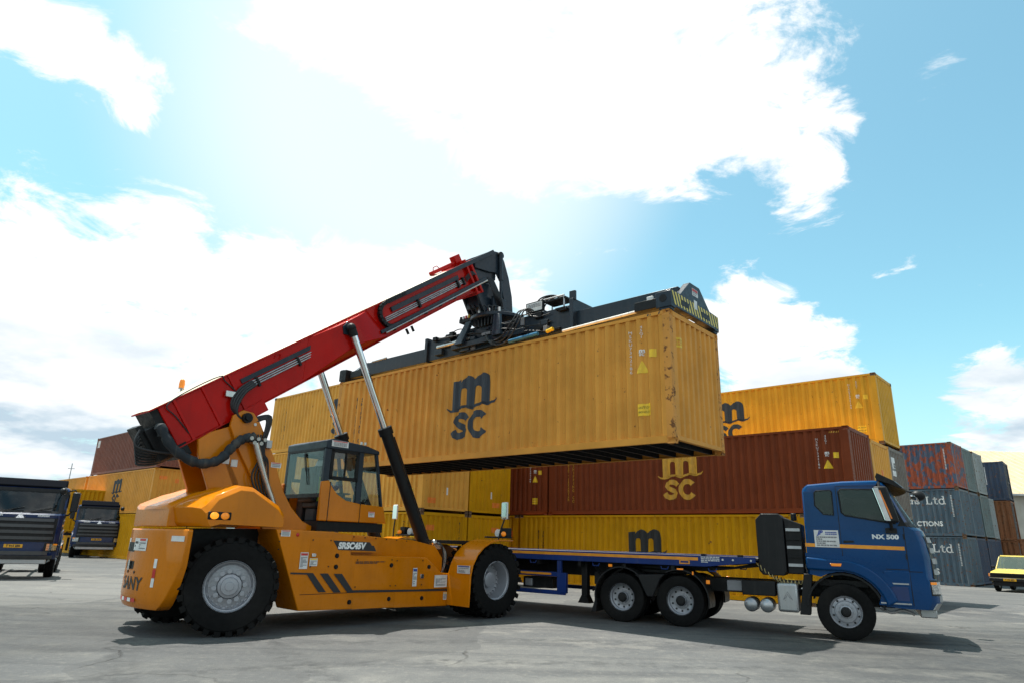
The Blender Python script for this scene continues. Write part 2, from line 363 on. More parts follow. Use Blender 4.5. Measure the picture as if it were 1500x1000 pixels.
def scribble(w, h, rows, seed, gap=.35):     # rows of dashes: print too small to read
    r = random.Random(seed); ms = []; rh = h/rows
    for i in range(rows):
        x = -w/2; z = h/2-(i+.5)*rh
        while x < w/2-.004:
            l = min(w*r.uniform(.06, .2), w/2-x); ms.append(shift2d(rect2d(l*.82, rh*(1-gap)), x+l/2, z)); x += l
            if r.random() < .12 and i: break
    return join2d(*ms)
def decal_mesh(m2, to3d, cuts=()):           # flat print cut along the folds of a corrugated sheet
    bm = bmesh.new(); vs = [bm.verts.new((x, 0, z)) for x, z in m2[0]]
    for f in m2[1]:
        try: bm.faces.new([vs[i] for i in f])
        except ValueError: pass
    bmesh.ops.triangulate(bm, faces=bm.faces[:])
    if m2[0]:
        lo = min(x for x, z in m2[0]); hi = max(x for x, z in m2[0])
        for c in cuts:
            if lo < c < hi: bmesh.ops.bisect_plane(bm, geom=bm.verts[:]+bm.edges[:]+bm.faces[:], plane_co=(c, 0, 0), plane_no=(1, 0, 0))
    for v in bm.verts: v.co = to3d(v.co.x, v.co.z)
    me = bpy.data.meshes.new('print'); bm.to_mesh(me); bm.free(); return me
def flat_decal(name, parent, m2, mat, o, ux, uz):   # print on a flat face: origin, right and up vectors
    o = Vector(o); ux = Vector(ux); uz = Vector(uz)
    return obj(name, decal_mesh(m2, lambda x, z: o+ux*x+uz*z), mat, parent)
def line_logo():
    el = lambda cx, cz, rx, rz, a0, a1, n: [(cx+rx*math.cos(R(a0+(a1-a0)*i/n)), cz+rz*math.sin(R(a0+(a1-a0)*i/n))) for i in range(n+1)]
    m = [(0, .80), (0, 1.60), (.30, 1.63), (.31, 1.54)]+el(.56, 1.40, .28, .31, 140, 32, 6)+el(1.11, 1.41, .29, .31, 142, 0, 8)+[(1.40, .86), (1.06, .87)]+el(.95, 1.26, .11, .13, 0, 180, 6)+[(.84, .82), (.51, .82)]+el(.41, 1.26, .10, .13, 0, 180, 6)+[(.31, .82)]
    wave = [(-.22, .87), (-.12, .79), (.05, .775), (.2, .80), (.38, .875), (.5, .88), (.62, .83), (.72, .80), (.86, .84), (1.02, .90), (1.14, .905), (1.26, .86), (1.38, .855), (1.52, .90), (1.62, .99)]
    s = [(.58, .50), (.52, .58), (.40, .63), (.28, .625), (.18, .57), (.15, .48), (.20, .41), (.32, .355), (.44, .30), (.50, .22), (.46, .13), (.36, .075), (.22, .07), (.12, .12), (.055, .22)]
    c = [(.98+.265*math.cos(R(a)), .35+.285*math.sin(R(a))) for a in range(38, 328, 12)]
    L = join2d((m, [tuple(range(len(m)))]), stroke2d(wave, [.02, .06]+[.075]*11+[.06, .02]), stroke2d(s, [.19]*3+[.17]*9+[.19]*3), stroke2d(c, .185))
    return shift2d(L, -.7, 0)
LOGO = line_logo()

# ------------------------------------------------------------------ freight containers
CW, FT40, FT20 = 2.438, 12.192, 6.058
def corr(x0, x1, pitch, depth):
    n = int((x1-x0)/pitch); s = x0+((x1-x0)-n*pitch+.02)/2; out = [(x0, 0.)]
    for i in range(n):
        b = s+i*pitch
        out += [(b+.26*pitch, 0.), (b+.46*pitch, depth), (b+.74*pitch, depth), (b+.94*pitch, 0.)]
    return out+[(x1, 0.)]
def interp(pr, x):
    for (a, da), (b, db) in zip(pr, pr[1:]):
        if a <= x <= b: return da+(db-da)*(x-a)/max(1e-6, b-a)
    return 0.
CM = {}
def casting_mesh():
    bm = bmesh.new(); bmesh.ops.create_cube(bm, size=1)
    for v in bm.verts: v.co = Vector((v.co.x*.178, v.co.y*.162, v.co.z*.118))
    for f in list(bm.faces):
        n = f.normal.copy()
        bmesh.ops.inset_region(bm, faces=[f], thickness=.034)
        for v in f.verts: v.co -= n*.035
    me = bpy.data.meshes.new('corner_casting'); bm.to_mesh(me); bm.free(); return me
def cmesh(L, H):
    k = (L, H)
    if k in CM: return CM[k]
    h = L/2; w = CW/2; d = {}
    pr = corr(-h+.17, h-.17, .278, .050); d['prof'] = pr
    rr = random.Random(int(L*10+H*100))
    zs = [.165, .6, 1.1, 1.7, H-.5, H-.085]; mb = MB(); n = len(pr)
    for zi, z in enumerate(zs):
        mb.v += [(x, -w+.010+dd+(max(-.005, min(.02, rr.gauss(0, .003))) if 0 < zi < 5 else 0), z) for x, dd in pr]
    for zi in range(5): mb.f += [(zi*n+i, zi*n+i+1, (zi+1)*n+i+1, (zi+1)*n+i) for i in range(n-1)]
    d['side'] = mb.mesh('side_panel', 20)
    pe = corr(-w+.14, w-.14, .25, .046); mb = MB(); n = len(pe); d['eprof'] = pe
    mb.add([(h-.012-dd, y, z) for z in (.17, H-.12) for y, dd in pe], [(i, i+1, n+i+1, n+i) for i in range(n-1)]); d['end'] = mb.mesh('end_panel', 20)
    mb = MB(); xs = [-h+.15+i*(L-.3)/40 for i in range(41)]
    mb.add([(x, y, H-.035+(.016 if i % 2 else 0)) for y in (-w+.07, w-.07) for i, x in enumerate(xs)], [(i, i+1, 41+i+1, 41+i) for i in range(40)]); d['roof'] = mb.mesh('roof_panel', 20)
    d['post'] = MB().box(-.083, .083, -.07, .07, .118, H-.118).mesh('corner_post')
    d['trail'] = MB().box(-h+.178, h-.178, -.032, .032, H-.092, H-.018).mesh('top_rail')
    d['brail'] = MB().prism([(-.03, .018), (.045, .018), (.045, .032), (-.012, .032), (-.012, .150), (.045, .150), (.045, .166), (-.03, .166)], -h+.178, h-.178, 'x').mesh('bottom_rail')
    d['etop'] = MB().box(-.05, .05, -w+.15, w-.15, H-.125, H-.012).mesh('end_header')
    d['ebot'] = MB().box(-.05, .05, -w+.15, w-.15, .085, .172).mesh('end_sill')
    d['floor'] = MB().box(-h+.1, h-.1, -w+.06, w-.06, .152, .172).mesh('floor_panel')
    d['cross'] = MB().prism([(-.03, .03), (.03, .03), (.03, .04), (.008, .04), (.008, .14), (.03, .14), (.03, .15), (-.03, .15), (-.03, .14), (-.008, .14), (-.008, .04), (-.03, .04)], -w+.05, w-.05, 'y').mesh('cross_member', 0)
    mb = MB(); dw = w-.09                       # one door leaf: folded sheet in a frame
    mb.box(-.03, .03, .01, .09, .15, H-.14).box(-.03, .03, dw-.09, dw, .15, H-.14).box(-.03, .03, .09, dw-.09, .15, .25).box(-.03, .03, .09, dw-.09, H-.24, H-.14)
    z0, z1 = .25, H-.24; q = (z1-z0)/5
    pts = [(z0, 0)]
    for i in range(5): pts += [(z0+(i+.15)*q, 0), (z0+(i+.28)*q, .032), (z0+(i+.72)*q, .032), (z0+(i+.85)*q, 0)]
    pts.append((z1, 0)); n = len(pts)
    mb.add([(-.012+dd, y, z) for y in (.09, dw-.09) for z, dd in pts], [(i, i+1, n+i+1, n+i) for i in range(n-1)]); d['door'] = mb.mesh('door', 20)
    mb = MB().cyl((-.055, 0, .10), (-.055, 0, H-.10), .019, n=8)
    for z in (.2, .95, H-.9, H-.2): mb.box(-.075, -.02, -.045, .045, z-.035, z+.035)
    d['rod'] = mb.mesh('lock_rod')
    d['handle'] = MB().box(-.085, -.065, -.30, .03, 1.17, 1.21).box(-.09, -.03, -.06, .0, 1.14, 1.24).mesh('door_handle')
    CM[k] = d; return d
CAST = casting_mesh()
M_FLOOR = plain('plywood_floor', (.03, .024, .018), .8)
M_STEEL = plain('galvanised_rod', (.40, .41, .42), .45, .6)
M_NAVY = plain('navy_print', (.022, .03, .042), .55, vary=.2)
M_INK = plain('black_print', (.015, .015, .017), .55)
M_WHITE = plain('white_print', (.72, .72, .70), .5)
M_YEL = plain('yellow_sticker', (.80, .50, .015), .45)
M_GOLD = plain('gold_print', (.62, .32, .03), .5)
M_ORANGE = plain('orange_sticker', (.75, .20, .02), .45)
CAST_MATS = {}
def container(name, label, P, yaw, z, L, H, mat, dec=(), doors='-', cross=False, group=None, castmat=None, postmat=None, rust_posts=False):
    d = cmesh(L, H); h = L/2; w = CW/2; e1 = Vector((math.cos(yaw), math.sin(yaw), 0)); e2 = Vector((-e1.y, e1.x, 0))
    c = Vector((P[0], P[1], z))-e1*h+e2*w
    t = thing(name, label, 'container', c, yaw, group)
    cm = castmat or mat
    def part(nm, me, m=mat, loc=None, rot=None, par=t):
        o = bpy.data.objects.new(nm, me); COL.objects.link(o); o.parent = par
        if loc: o.location = loc
        if rot: o.rotation_euler = rot
        if not me.materials: me.materials.append(m)
        else: recolor(o, m)
        return o
    part('side_panel', d['side']); part('side_panel', d['side'], rot=(0, 0, math.pi))
    fl = -1 if doors == '+' else 1
    part('end_panel', d['end'], rot=(0, 0, 0 if fl > 0 else math.pi))
    for s in (-1, 1):
        lf = part('door', d['door'], loc=(-fl*(h-.045), 0, 0), rot=(0, 0, (0 if fl > 0 else math.pi)) if s > 0 else None)
        if s < 0: lf.scale = (1 if fl > 0 else -1, -1 if True else 1, 1)
        if s > 0 and fl < 0: pass
        for yy in (.24, .80): part('lock_rod', d['rod'], M_STEEL, loc=(0, yy, 0), par=lf); part('door_handle', d['handle'], M_STEEL, loc=(0, yy, 0), par=lf)
    part('roof_panel', d['roof']); part('floor_panel', d['floor'], M_FLOOR)
    for sx in (-1, 1):
        part('end_header', d['etop'], loc=(sx*(h-.055), 0, 0)); part('end_sill', d['ebot'], loc=(sx*(h-.055), 0, 0))
        for sy in (-1, 1):
            part('corner_post', d['post'], postmat or mat, loc=(sx*(h-.087), sy*(w-.075), 0))
            for zz in (.059, H-.059): part('corner_casting', CAST, cm, loc=(sx*(h-.089), sy*(w-.081), zz))
    for sy in (-1, 1):
        part('top_rail', d['trail'], loc=(0, sy*(w-.034), 0))
        part('bottom_rail', d['brail'], rot=(0, 0, 0 if sy < 0 else math.pi), loc=(0, sy*(w-.034), 0))
    if cross:
        n = int(L/.46); M_UND = paint('underside_black', (.014, .013, .012), .7, .3, dust=(.06, .05, .04))
        for i in range(n): part('cross_member', d['cross'], M_UND, loc=(-h+.3+i*(L-.6)/(n-1), 0, 0))
    cuts = [x for x, _ in d['prof']]; ecuts = [y for y, _ in d['eprof']]
    for it in dec:                            # (part name, 2d mesh, material, x from the right end or y, z, face)
        nm, m2, dm, u, zz, face = it
        if face == 's':
            me = decal_mesh(shift2d(m2, h+u, zz), lambda x, q: (x, -w+.010+interp(d['prof'], x)-.010, q), cuts)
        else:
            me = decal_mesh(shift2d(m2, -w+u, zz), lambda y, q: (h-.012-interp(d['eprof'], y)+.004, y, q), ecuts)
        q = obj(nm, me, dm, t)
        if nm in ('serial_number', 'hazard_hatch'): q['kind'] = 'stuff'
    return t
def stack_text(s, size, bold=.0, line=.85): return text2d('\n'.join(s), size, bold, 0, 'CENTER', line)
TRI = ([(-.15, -.13), (.15, -.13), (0, .15)], [(0, 1, 2)])
BOLT = ([(-.03, -.06), (.02, -.02), (-.005, -.01), (.03, .06), (-.02, .01), (.004, .002)], [(0, 1, 2), (3, 4, 5), (2, 1, 5)])
SMALL = scribble(.16, .42, 7, 3); COLUMN = join2d(*[shift2d(rect2d(.05+.02*((i*7) % 3), .055), .006*((i*5) % 3), .6-i*.085) for i in range(15)])
def std_marks(H, ink, mcol, med=True, numz=0.):
    """the usual markings of the line's boxes, measured from the right end and the bottom"""
    out = [('logo', LOGO, mcol, -5.95, H*.195, 's')]
    num = stack_text('MSKU7342186', .095, .000, .95); nh = 1.22
    out += [('serial_number', num, ink, -.99, H-.83, 's'), ('weight_table', stack_text('45G1', .085, .0, .9), ink, -.71, H-.40, 's'),
            ('warning_triangle', TRI, M_YEL, -.71, H-1.20, 's'), ('height_label', rect2d(.15, .18), M_YEL, -.44, H-.92, 's'),
            ('small_logo', shift2d(LOGO, 0, -.07, .085), ink, -.71, H-.87, 's'), ('caution_label', rect2d(.33, .26), M_YEL, -.70, H-2.14, 's'),
            ('caution_text', join2d(shift2d(text2d('CAUTION', .065, .002), 0, .05), shift2d(text2d('HIGH', .06, .002), -.07, -.05), shift2d(text2d('CUBE', .06, .002), .08, -.05)), M_INK, -.70, H-2.14, 's')]
    if med: out += [('company_name', stack_text('MEDITERRANEAN', .15, .003, .80), mcol, -11.15, H-1.40, 's'), ('company_name', stack_text('SHIPPING CO', .165, .003, .88), mcol, -10.90, H-1.45, 's')]
    return out
M_MARK = plain('hazard_black', (.02, .02, .02), .5)
def edge_hatch(H): return [('hazard_hatch', join2d(*[([(i*.07, 0), (i*.07+.035, 0), (i*.07+.06, .05), (i*.07+.025, .05)], [(0, 1, 2, 3)]) for i in range(5)]), M_MARK, -.55, H-.078, 's')]

P_LIFT = paint('ochre_container', (.64, .29, .052), .50, .04, rust=-.45, dust=(.42, .25, .1), spec=.10)
P_LIFTW = paint('ochre_worn', (.60, .27, .06), .6, .2, rust=.5, spec=.10)
P_YEL = paint('yellow_container', (.56, .265, .004), .5, .05, rust=-.3, spec=.10)
P_YEL2 = paint('bright_yellow_container', (.64, .33, .028), .5, .06, rust=-.3, spec=.10)
P_TAN = paint('faded_yellow_container', (.70, .34, .06), .55, .10, rust=-.3, spec=.10)
P_BRN = paint('maroon_container', (.185, .042, .015), .5, .06, rust=-.5, dust=(.22, .12, .08), spec=.10)
P_BRN2 = paint('faded_maroon_container', (.19, .065, .042), .55, .15, rust=-.3, dust=(.25, .15, .11))
P_DKG = paint('brown_grey_container', (.16, .135, .115), .55, .3, rust=.2)
P_BLU = paint('slate_blue_container', (.075, .112, .145), .55, .3, rust=.35, dust=(.3, .3, .27))
P_BLU2 = paint('dark_blue_container', (.04, .058, .095), .5, .2, rust=.25)
P_GRN = paint('grey_green_container', (.12, .16, .16), .55, .4, rust=.3, dust=(.32, .33, .3))
P_GRY = paint('grey_container', (.26, .29, .29), .55, .35, rust=.2)
P_RUSTB = paint('rusty_brown_container', (.22, .085, .035), .6, .3, rust=.5)
P_CAST = paint('rusty_casting', (.16, .10, .06), .7, .3, rust=.8)
def peel():
    m, t, b = newmat('peeling_blue_container'); v = coords(t, (1.25, 1, .6), False)
    br = N(t, 'ShaderNodeTexNoise'); br.inputs['Scale'].default_value = 3.6; br.inputs['Detail'].default_value = 9; br.inputs['Roughness'].default_value = .66; link(t, v, br.inputs['Vector'])
    vo = N(t, 'ShaderNodeTexVoronoi', distance='CHEBYCHEV'); vo.inputs['Scale'].default_value = 3.2; link(t, v, vo.inputs['Vector'])
    ad = N(t, 'ShaderNodeMath', operation='MULTIPLY_ADD'); link(t, vo.outputs['Distance'], ad.inputs[0]); ad.inputs[1].default_value = .30; link(t, br.outputs['Fac'], ad.inputs[2])
    f = ramp(t, ad.outputs[0], .605, .63)
    n = noise(t, v, 9, 5)
    blue = mixc(t, ramp(t, n, .3, .7), (.045, .068, .115), (.075, .10, .15)); org = mixc(t, ramp(t, n, .35, .7), (.24, .04, .014), (.36, .075, .022))
    link(t, mixc(t, f, blue, org), b.inputs['Base Color']); b.inputs['Roughness'].default_value = .6; bump(t, b, f, .3, .004)
    return m
P_PEEL = peel()

YY = -.74; E1 = Vector((math.cos(YY), math.sin(YY))); E2 = Vector((-E1.y, E1.x))
def at(P, u, v): q = Vector(P)+E1*u+E2*v; return (q.x, q.y)
def containers():
    C = container
    # the lifted box
    C('shipping_container', 'ochre yellow long container hanging in the air under the black spreader', (3.383, 13.32), -.7258, 3.72, FT40, 2.896, P_LIFT,
      [q for q in std_marks(2.896, M_WHITE, M_NAVY)]+edge_hatch(2.896)+[('height_label', rect2d(.34, .22), M_YEL, .47, 2.24, 'e'), ('height_text', scribble(.26, .14, 3, 5), M_ORANGE, .47, 2.24, 'e')],
      cross=True, castmat=P_LIFTW, postmat=P_LIFTW)
    # row behind the truck
    B = (10.78, 20.64); H1, H2, H3 = 2.80, 2.72, 2.75; g = .012
    C('shipping_container', 'dull yellow container on the ground right behind the flatbed trailer', at(B, -1.55, -.06), YY, 0, FT40, H1, P_YEL, std_marks(H1, M_INK, M_INK)+edge_hatch(H1), castmat=P_CAST)
    C('shipping_container', 'maroon container with big yellow logo on top of the yellow one behind the truck', B, YY, H1+g, FT40, H2, P_BRN, std_marks(H2, M_WHITE, M_GOLD)+[('hazard_hatch', shift2d(edge_hatch(H2)[0][1], 0, 0), M_GOLD, -.6, H2-.2, 's')], castmat=P_BRN)
    C('shipping_container', 'maroon container half hidden by the yellow block end, beside the big-logo maroon one', at(B, -12.30, .02), YY, H1+g, FT40, H2, P_BRN, [q for q in std_marks(H2, M_WHITE, M_GOLD) if q[0] not in ('logo', 'company_name')], castmat=P_BRN)
    C('shipping_container', 'yellow container on the ground under the half hidden maroon one', at(B, -13.95, -.02), YY, 0, FT40, H1, P_YEL, [('caution_label', rect2d(.5, .24), M_ORANGE, -.5, 2.0, 's')], castmat=P_CAST)
    C('shipping_container', 'tan container end standing between the maroon end and the brown grey end', at(B, .0, 2.50), YY, H1+g, FT40, H2-.1, P_TAN, [('height_label', rect2d(.3, .3), M_ORANGE, 1.2, 1.5, 'e')])
    C('shipping_container', 'yellow container on the ground under the tan ended one', at(B, .0, 2.50), YY, 0, FT40, H1, P_YEL)
    C('shipping_container', 'brown grey container, white plate on its end, under the bright yellow one', at(B, -.02, 5.0), YY, H1+g, FT40, H2-.06, P_DKG, [('white_plate', rect2d(.55, .7), M_WHITE, .55, 1.95, 'e'), ('plate_print', text2d('US', .38, .02), M_INK, .58, 1.95, 'e')])
    C('shipping_container', 'dark container on the ground under the brown grey one', at(B, -.02, 5.0), YY, 0, FT40, H1, P_DKG)
    C('shipping_container', 'bright yellow container topmost in the block behind the truck, lit cream end', at(B, -.08, 4.85), YY, H1+H2+.03, FT40, H3, P_YEL2, std_marks(H3, M_WHITE, M_NAVY), castmat=P_CAST)
    # block behind the reach stacker
    A = (-3.22, 25.2); h1, h2 = 2.67, 2.875
    la = ['yellow container at the bottom of the block right behind the reach stacker', 'tan yellow container second up in the block behind the reach stacker cab', 'tan container topmost behind the stacker cab, its dark logo cut by the lifted box',
          'yellow container at the bottom of the second row behind the reach stacker', 'yellow container second up in the second row behind the reach stacker', 'yellow container topmost in the second row, hidden behind the lifted box']
    for i, (v, zz, hh, m) in enumerate(((0, 0, h1, P_YEL), (0, h1, h2, P_TAN), (0, h1+h2, h2, P_TAN), (2.5, 0, h1, P_YEL), (2.5, h1, h2, P_YEL), (2.5, h1+h2, h2, P_YEL))):
        e = [('caution_label', rect2d(.42, .2), M_ORANGE, 1.6 if i > 2 else .5, .42 if zz else 2.1, 'e'), ('serial_number', stack_text('MSCU482', .13, .003, .85), M_INK, 2.05, hh-.7, 'e')]
        if i in (1, 4): e.append(('paper_notice', rect2d(.12, .28), M_WHITE, 1.3, .8, 'e'))
        C('shipping_container', la[i], at(A, 0, v), YY, zz+(.012 if zz else 0), FT40, hh, m, (std_marks(hh, M_INK, M_NAVY) if v == 0 else [])+e, castmat=P_CAST)
    # far block on the left
    S = at((-30.19, 47.98), FT40, 0); hs = 2.65
    ls = {(0, 0): 'yellow container at the bottom of the far left block behind the parked trucks', (0, 1): 'yellow container with dark logo in the middle of the far left block', (0, 2): 'dull maroon container on top of the far left block',
          (1, 0): 'yellow container at the bottom of the far left block, second row', (1, 1): 'maroon container end in the middle of the far left block, beside the yellow end', (1, 2): 'maroon container topmost in the far left block, behind the boom end'}
    for (r, k), lb in ls.items():
        m = {(0, 0): P_YEL, (0, 1): P_LIFT, (0, 2): P_BRN2, (1, 0): P_YEL, (1, 1): P_BRN2, (1, 2): P_BRN2}[(r, k)]
        dc = [('logo', LOGO, M_NAVY, -5.95, .5, 's')] if (r, k) == (0, 1) else []
        if k == 1 and r == 0: dc += [('caution_label', rect2d(.45, .2), M_ORANGE, .55, 2.1, 'e'), ('caution_label', rect2d(.25, .25), M_ORANGE, 1.35, 1.95, 'e')]
        if k == 2 and r == 0: dc += [('caution_label', rect2d(.4, .45), M_GOLD, -.5, .95, 's'), ('warning_triangle', TRI, M_GOLD, -.7, 2.1, 's'), ('white_plate', rect2d(.35, .5), M_WHITE, -11.7, 2.2, 's')]
        C('shipping_container', lb, at(S, .2*k*(r == 0), 2.5*r), YY, k*(hs+.012), FT40, hs, m, dc)
    C('shipping_container', 'yellow container at the bottom of the row left of the far left block', at(S, -12.5, .0), YY, 0, FT40, hs, P_YEL)
    C('shipping_container', 'tan yellow container on top of the row left of the far left block', at(S, -12.5, .0), YY, hs+.012, FT40, hs, P_LIFT)
    # blue and grey stacks on the right
    yr = -.80; K = (25.15, 37.07); h = 2.59; f1 = Vector((math.cos(yr), math.sin(yr))); f2 = Vector((-f1.y, f1.x))
    def ak(u, v): q = Vector(K)+f1*u+f2*v; return (q.x, q.y)
    lt = lambda s: text2d(s, .50, .006)
    lr = {(0, 0): 'slate blue short container on the ground, white Ltd lettering low on its stack', (0, 1): 'slate blue short container mid stack with white ths Ltd and CTIONS lettering', (0, 2): 'blue short container with orange paint peeling through, on top of the stack',
          (1, 0): 'dark blue container end at ground level in the second stack of the blue block', (1, 1): 'blue grey container end mid height in the second stack of the blue block', (1, 2): 'grey green container end on top of the second stack of the blue block',
          (2, 0): 'dark blue container end at ground level in the third stack of the blue block', (2, 1): 'grey green container end mid height in the third stack of the blue block', (2, 2): 'light grey container end on top of the third stack of the blue block'}
    mr = {(0, 0): P_BLU, (0, 1): P_BLU, (0, 2): P_PEEL, (1, 0): P_BLU2, (1, 1): P_BLU, (1, 2): P_GRN, (2, 0): P_BLU2, (2, 1): P_GRN, (2, 2): P_GRY}
    def serif(s, sz):                        # slab feet on the letters of the painted name
        return text2d(s, sz, .006)
    for (r, k), lb in lr.items():
        dc = []
        if r == 0: dc.append(('serial_number', join2d(*[shift2d(rect2d(.055, .05), 0, .55-i*.085) for i in range(14)]), M_WHITE, -.42, h-.95, 's'))
        if (r, k) == (0, 1): dc += [('painted_name', ltd_serif(), M_WHITE, -1.22, 1.93, 's'), ('painted_name', lt('ths'), M_WHITE, -2.30, 1.93, 's'), ('painted_name', text2d('CTIONS', .36, .012), M_WHITE, -1.66, .67, 's')]
        if (r, k) == (0, 0): dc += [('painted_name', ltd_serif(), M_WHITE, -1.22, 1.93, 's'), ('painted_name', text2d('S', .42, .012), M_WHITE, -1.62, .72, 's')]
        C('short_container', lb, ak(.0 if r != 1 else -.05, r*2.52), yr, k*(h+.012), FT20, h, mr[(r, k)], dc, castmat=P_CAST)
    C('short_container', 'light grey container end at mid height beyond the third blue stack', ak(-.2, 7.56), yr, h+.012, FT20, h, P_GRY)
    C('short_container', 'dark blue container on the ground beyond the third blue stack', ak(-.2, 7.56), yr, 0, FT20, h, P_BLU2)
    G = (33.6, 44.6)
    C('short_container', 'dark blue container on top of the stack in front of the beige warehouse roof', G, YY, 2*(h+.012), FT20, h, P_BLU2, [('serial_number', join2d(*[shift2d(rect2d(.06, .05), 0, .55-i*.085) for i in range(14)]), M_WHITE, -1.1, h-.95, 's')], doors='+')
    C('short_container', 'rusty brown container under the dark blue one, second up by the warehouse', G, YY, h+.012, FT20, h, P_RUSTB, [], doors='+')
    C('short_container', 'rusty brown container at the bottom of the stack by the warehouse', G, YY, 0, FT20, h, P_RUSTB, [], doors='+')
    o = C('site_office_container', 'brown container with two pale window panels behind the yellow car', (36.4, 44.2), -.30, 0, FT20, 2.75, P_RUSTB, [], castmat=P_RUSTB)
    for x in (-2.1, -1.1):
        MB().box(x-.45, x+.45, -CW/2-.03, -CW/2+.03, 1.45, 2.3).build('window_panel', M_WHITE, o)
        MB().box(x-.5, x-.45, -CW/2-.05, -CW/2+.03, 1.4, 2.35).box(x+.45, x+.5, -CW/2-.05, -CW/2+.03, 1.4, 2.35).box(x-.5, x+.5, -CW/2-.05, -CW/2+.03, 2.3, 2.36).box(x-.5, x+.5, -CW/2-.05, -CW/2+.03, 1.39, 1.45).build('window_frame', P_RUSTB, o)
def ltd_serif():
    s = .0
    def bar(x0, z0, x1, z1): return [(x0, z0), (x1, z0), (x1, z1), (x0, z1)], [(0, 1, 2, 3)]
    L = join2d(bar(0, 0, .09, .56), bar(-.07, 0, .34, .06), bar(-.07, .50, .16, .56), bar(.28, .06, .34, .18))
    T = join2d(bar(.50, .06, .58, .50), bar(.42, .34, .70, .40), stroke2d([(.54, .08), (.58, .03), (.64, .02), (.70, .06)], .06))
    D = join2d(bar(1.06, 0, 1.14, .58), bar(.98, .53, 1.14, .58), bar(1.06, 0, 1.21, .045), stroke2d([(.96+.155*math.cos(R(a)), .19+.18*math.sin(R(a))) for a in range(20, 345, 15)], .075))
    return shift2d(shift2d(join2d(L, T, D), -.55, -.25), 0, 0, .78)
containers()
# ------------------------------------------------------------------ reach stacker
M_ORG = paint('orange_yellow_enamel', (.56, .168, .001), .32, .22, coat=1.0, dust=(.26, .085, .004), bmp=.04, spec=.08)
M_ORGD = paint('orange_chassis', (.34, .11, .012), .5, .4, dust=(.12, .09, .06))
M_RED = paint('red_enamel', (.43, .005, .002), .34, .25, coat=.5, dust=(.20, .012, .008), bmp=.04, spec=.06)
M_NVB = paint('blue_black_enamel', (.016, .026, .038), .36, .15, coat=.2, dust=(.10, .10, .10), bmp=.06)
M_BLK = paint('black_steel', (.007, .0075, .0085), .45, .2, dust=(.04, .038, .035), bmp=.08)
M_RUB = paint('tyre_rubber', (.0075, .0075, .0075), .75, .30, dust=(.03, .027, .024), streak=False, bmp=.3, spec=.12)
M_RIM = paint('silver_rim', (.33, .34, .37), .35, .3, metal=.4, dust=(.16, .15, .14), streak=False)
M_CHR = plain('chromed_rod', (.78, .79, .80), .12, 1.0, vary=.05)
M_HOSE = plain('black_hose', (.014, .015, .017), .55)
M_PIPE = plain('steel_pipe', (.52, .52, .50), .3, .9)
M_GLS = glass('cab_glass', (.84, .88, .88), .7); M_GLD = glass('dark_glass', (.34, .39, .41), .8)
M_DIM = plain('cab_interior', (.028, .03, .033), .7)
M_AMB = plain('amber_lens', (.75, .22, .01), .2, emit=(1, .30, .02), es=.15)
M_AMBL = plain('lit_amber_lens', (.85, .30, .02), .2, emit=(1, .34, .02), es=.55)
M_REDL = plain('red_reflector', (.5, .012, .01), .3); M_STK = plain('white_sticker', (.62, .62, .60), .45)
M_STKG = plain('grey_print', (.20, .20, .21), .5); M_STKR = plain('red_print', (.52, .03, .025), .5); M_STKB = plain('blue_print', (.02, .06, .30), .5)
M_HYEL = plain('hazard_yellow', (.66, .52, .10), .5)
def lug(mb, Rr, a, da, r0, y0, y1, sk):
    P = []
    for rr in (r0, Rr):
        k = .86 if rr == Rr else 1
        for (t, y) in ((-da*k, y0), (da*k, y0), (da*k+sk, y1), (-da*k+sk, y1)):
            P.append((rr*math.cos(a+t), y, rr*math.sin(a+t)))
    mb.hexa(P)
def tyre_mesh(Rr, w, rin, lugs, lh=.05):
    h = w/2; base = Rr-lh
    prof = [(rin, -h*.82), (rin+.03, -h*.93), (rin+(base-rin)*.45, -h*1.0), (base-.05, -h*.97), (base-.012, -h*.86), (base, -h*.7), (base, h*.7), (base-.012, h*.86), (base-.05, h*.97), (rin+(base-rin)*.45, h), (rin+.03, h*.93), (rin, h*.82)]
    mb = MB().lathe(prof, n=64, close=True)
    for i in range(lugs):
        a = 2*math.pi*i/lugs
        lug(mb, Rr, a, math.pi/lugs*.58, base-.035, -h*1.00, -h*.12, math.pi/lugs*.55)
        lug(mb, Rr, a+math.pi/lugs, math.pi/lugs*.58, base-.035, h*1.00, h*.12, math.pi/lugs*.55)
    return mb.mesh('tyre', 30)
def bolts(mb, n, r, y, br, l, ph=0.):
    for i in range(n):
        a = 2*math.pi*(i+ph)/n; mb.cyl((r*math.cos(a), y, r*math.sin(a)), (r*math.cos(a), y-l, r*math.sin(a)), br, n=6)
def bp(s, t, y):                                # boom station, depth below its top, side
    return (-1.47+.809*s+.588*t, y, 3.87+.588*s-.809*t)
def bbox(mb, s0, s1, t0, t1, y0, y1): return mb.hexa([bp(s0, t1, y0), bp(s1, t1, y0), bp(s1, t1, y1), bp(s0, t1, y1), bp(s0, t0, y0), bp(s1, t0, y0), bp(s1, t0, y1), bp(s0, t0, y1)])
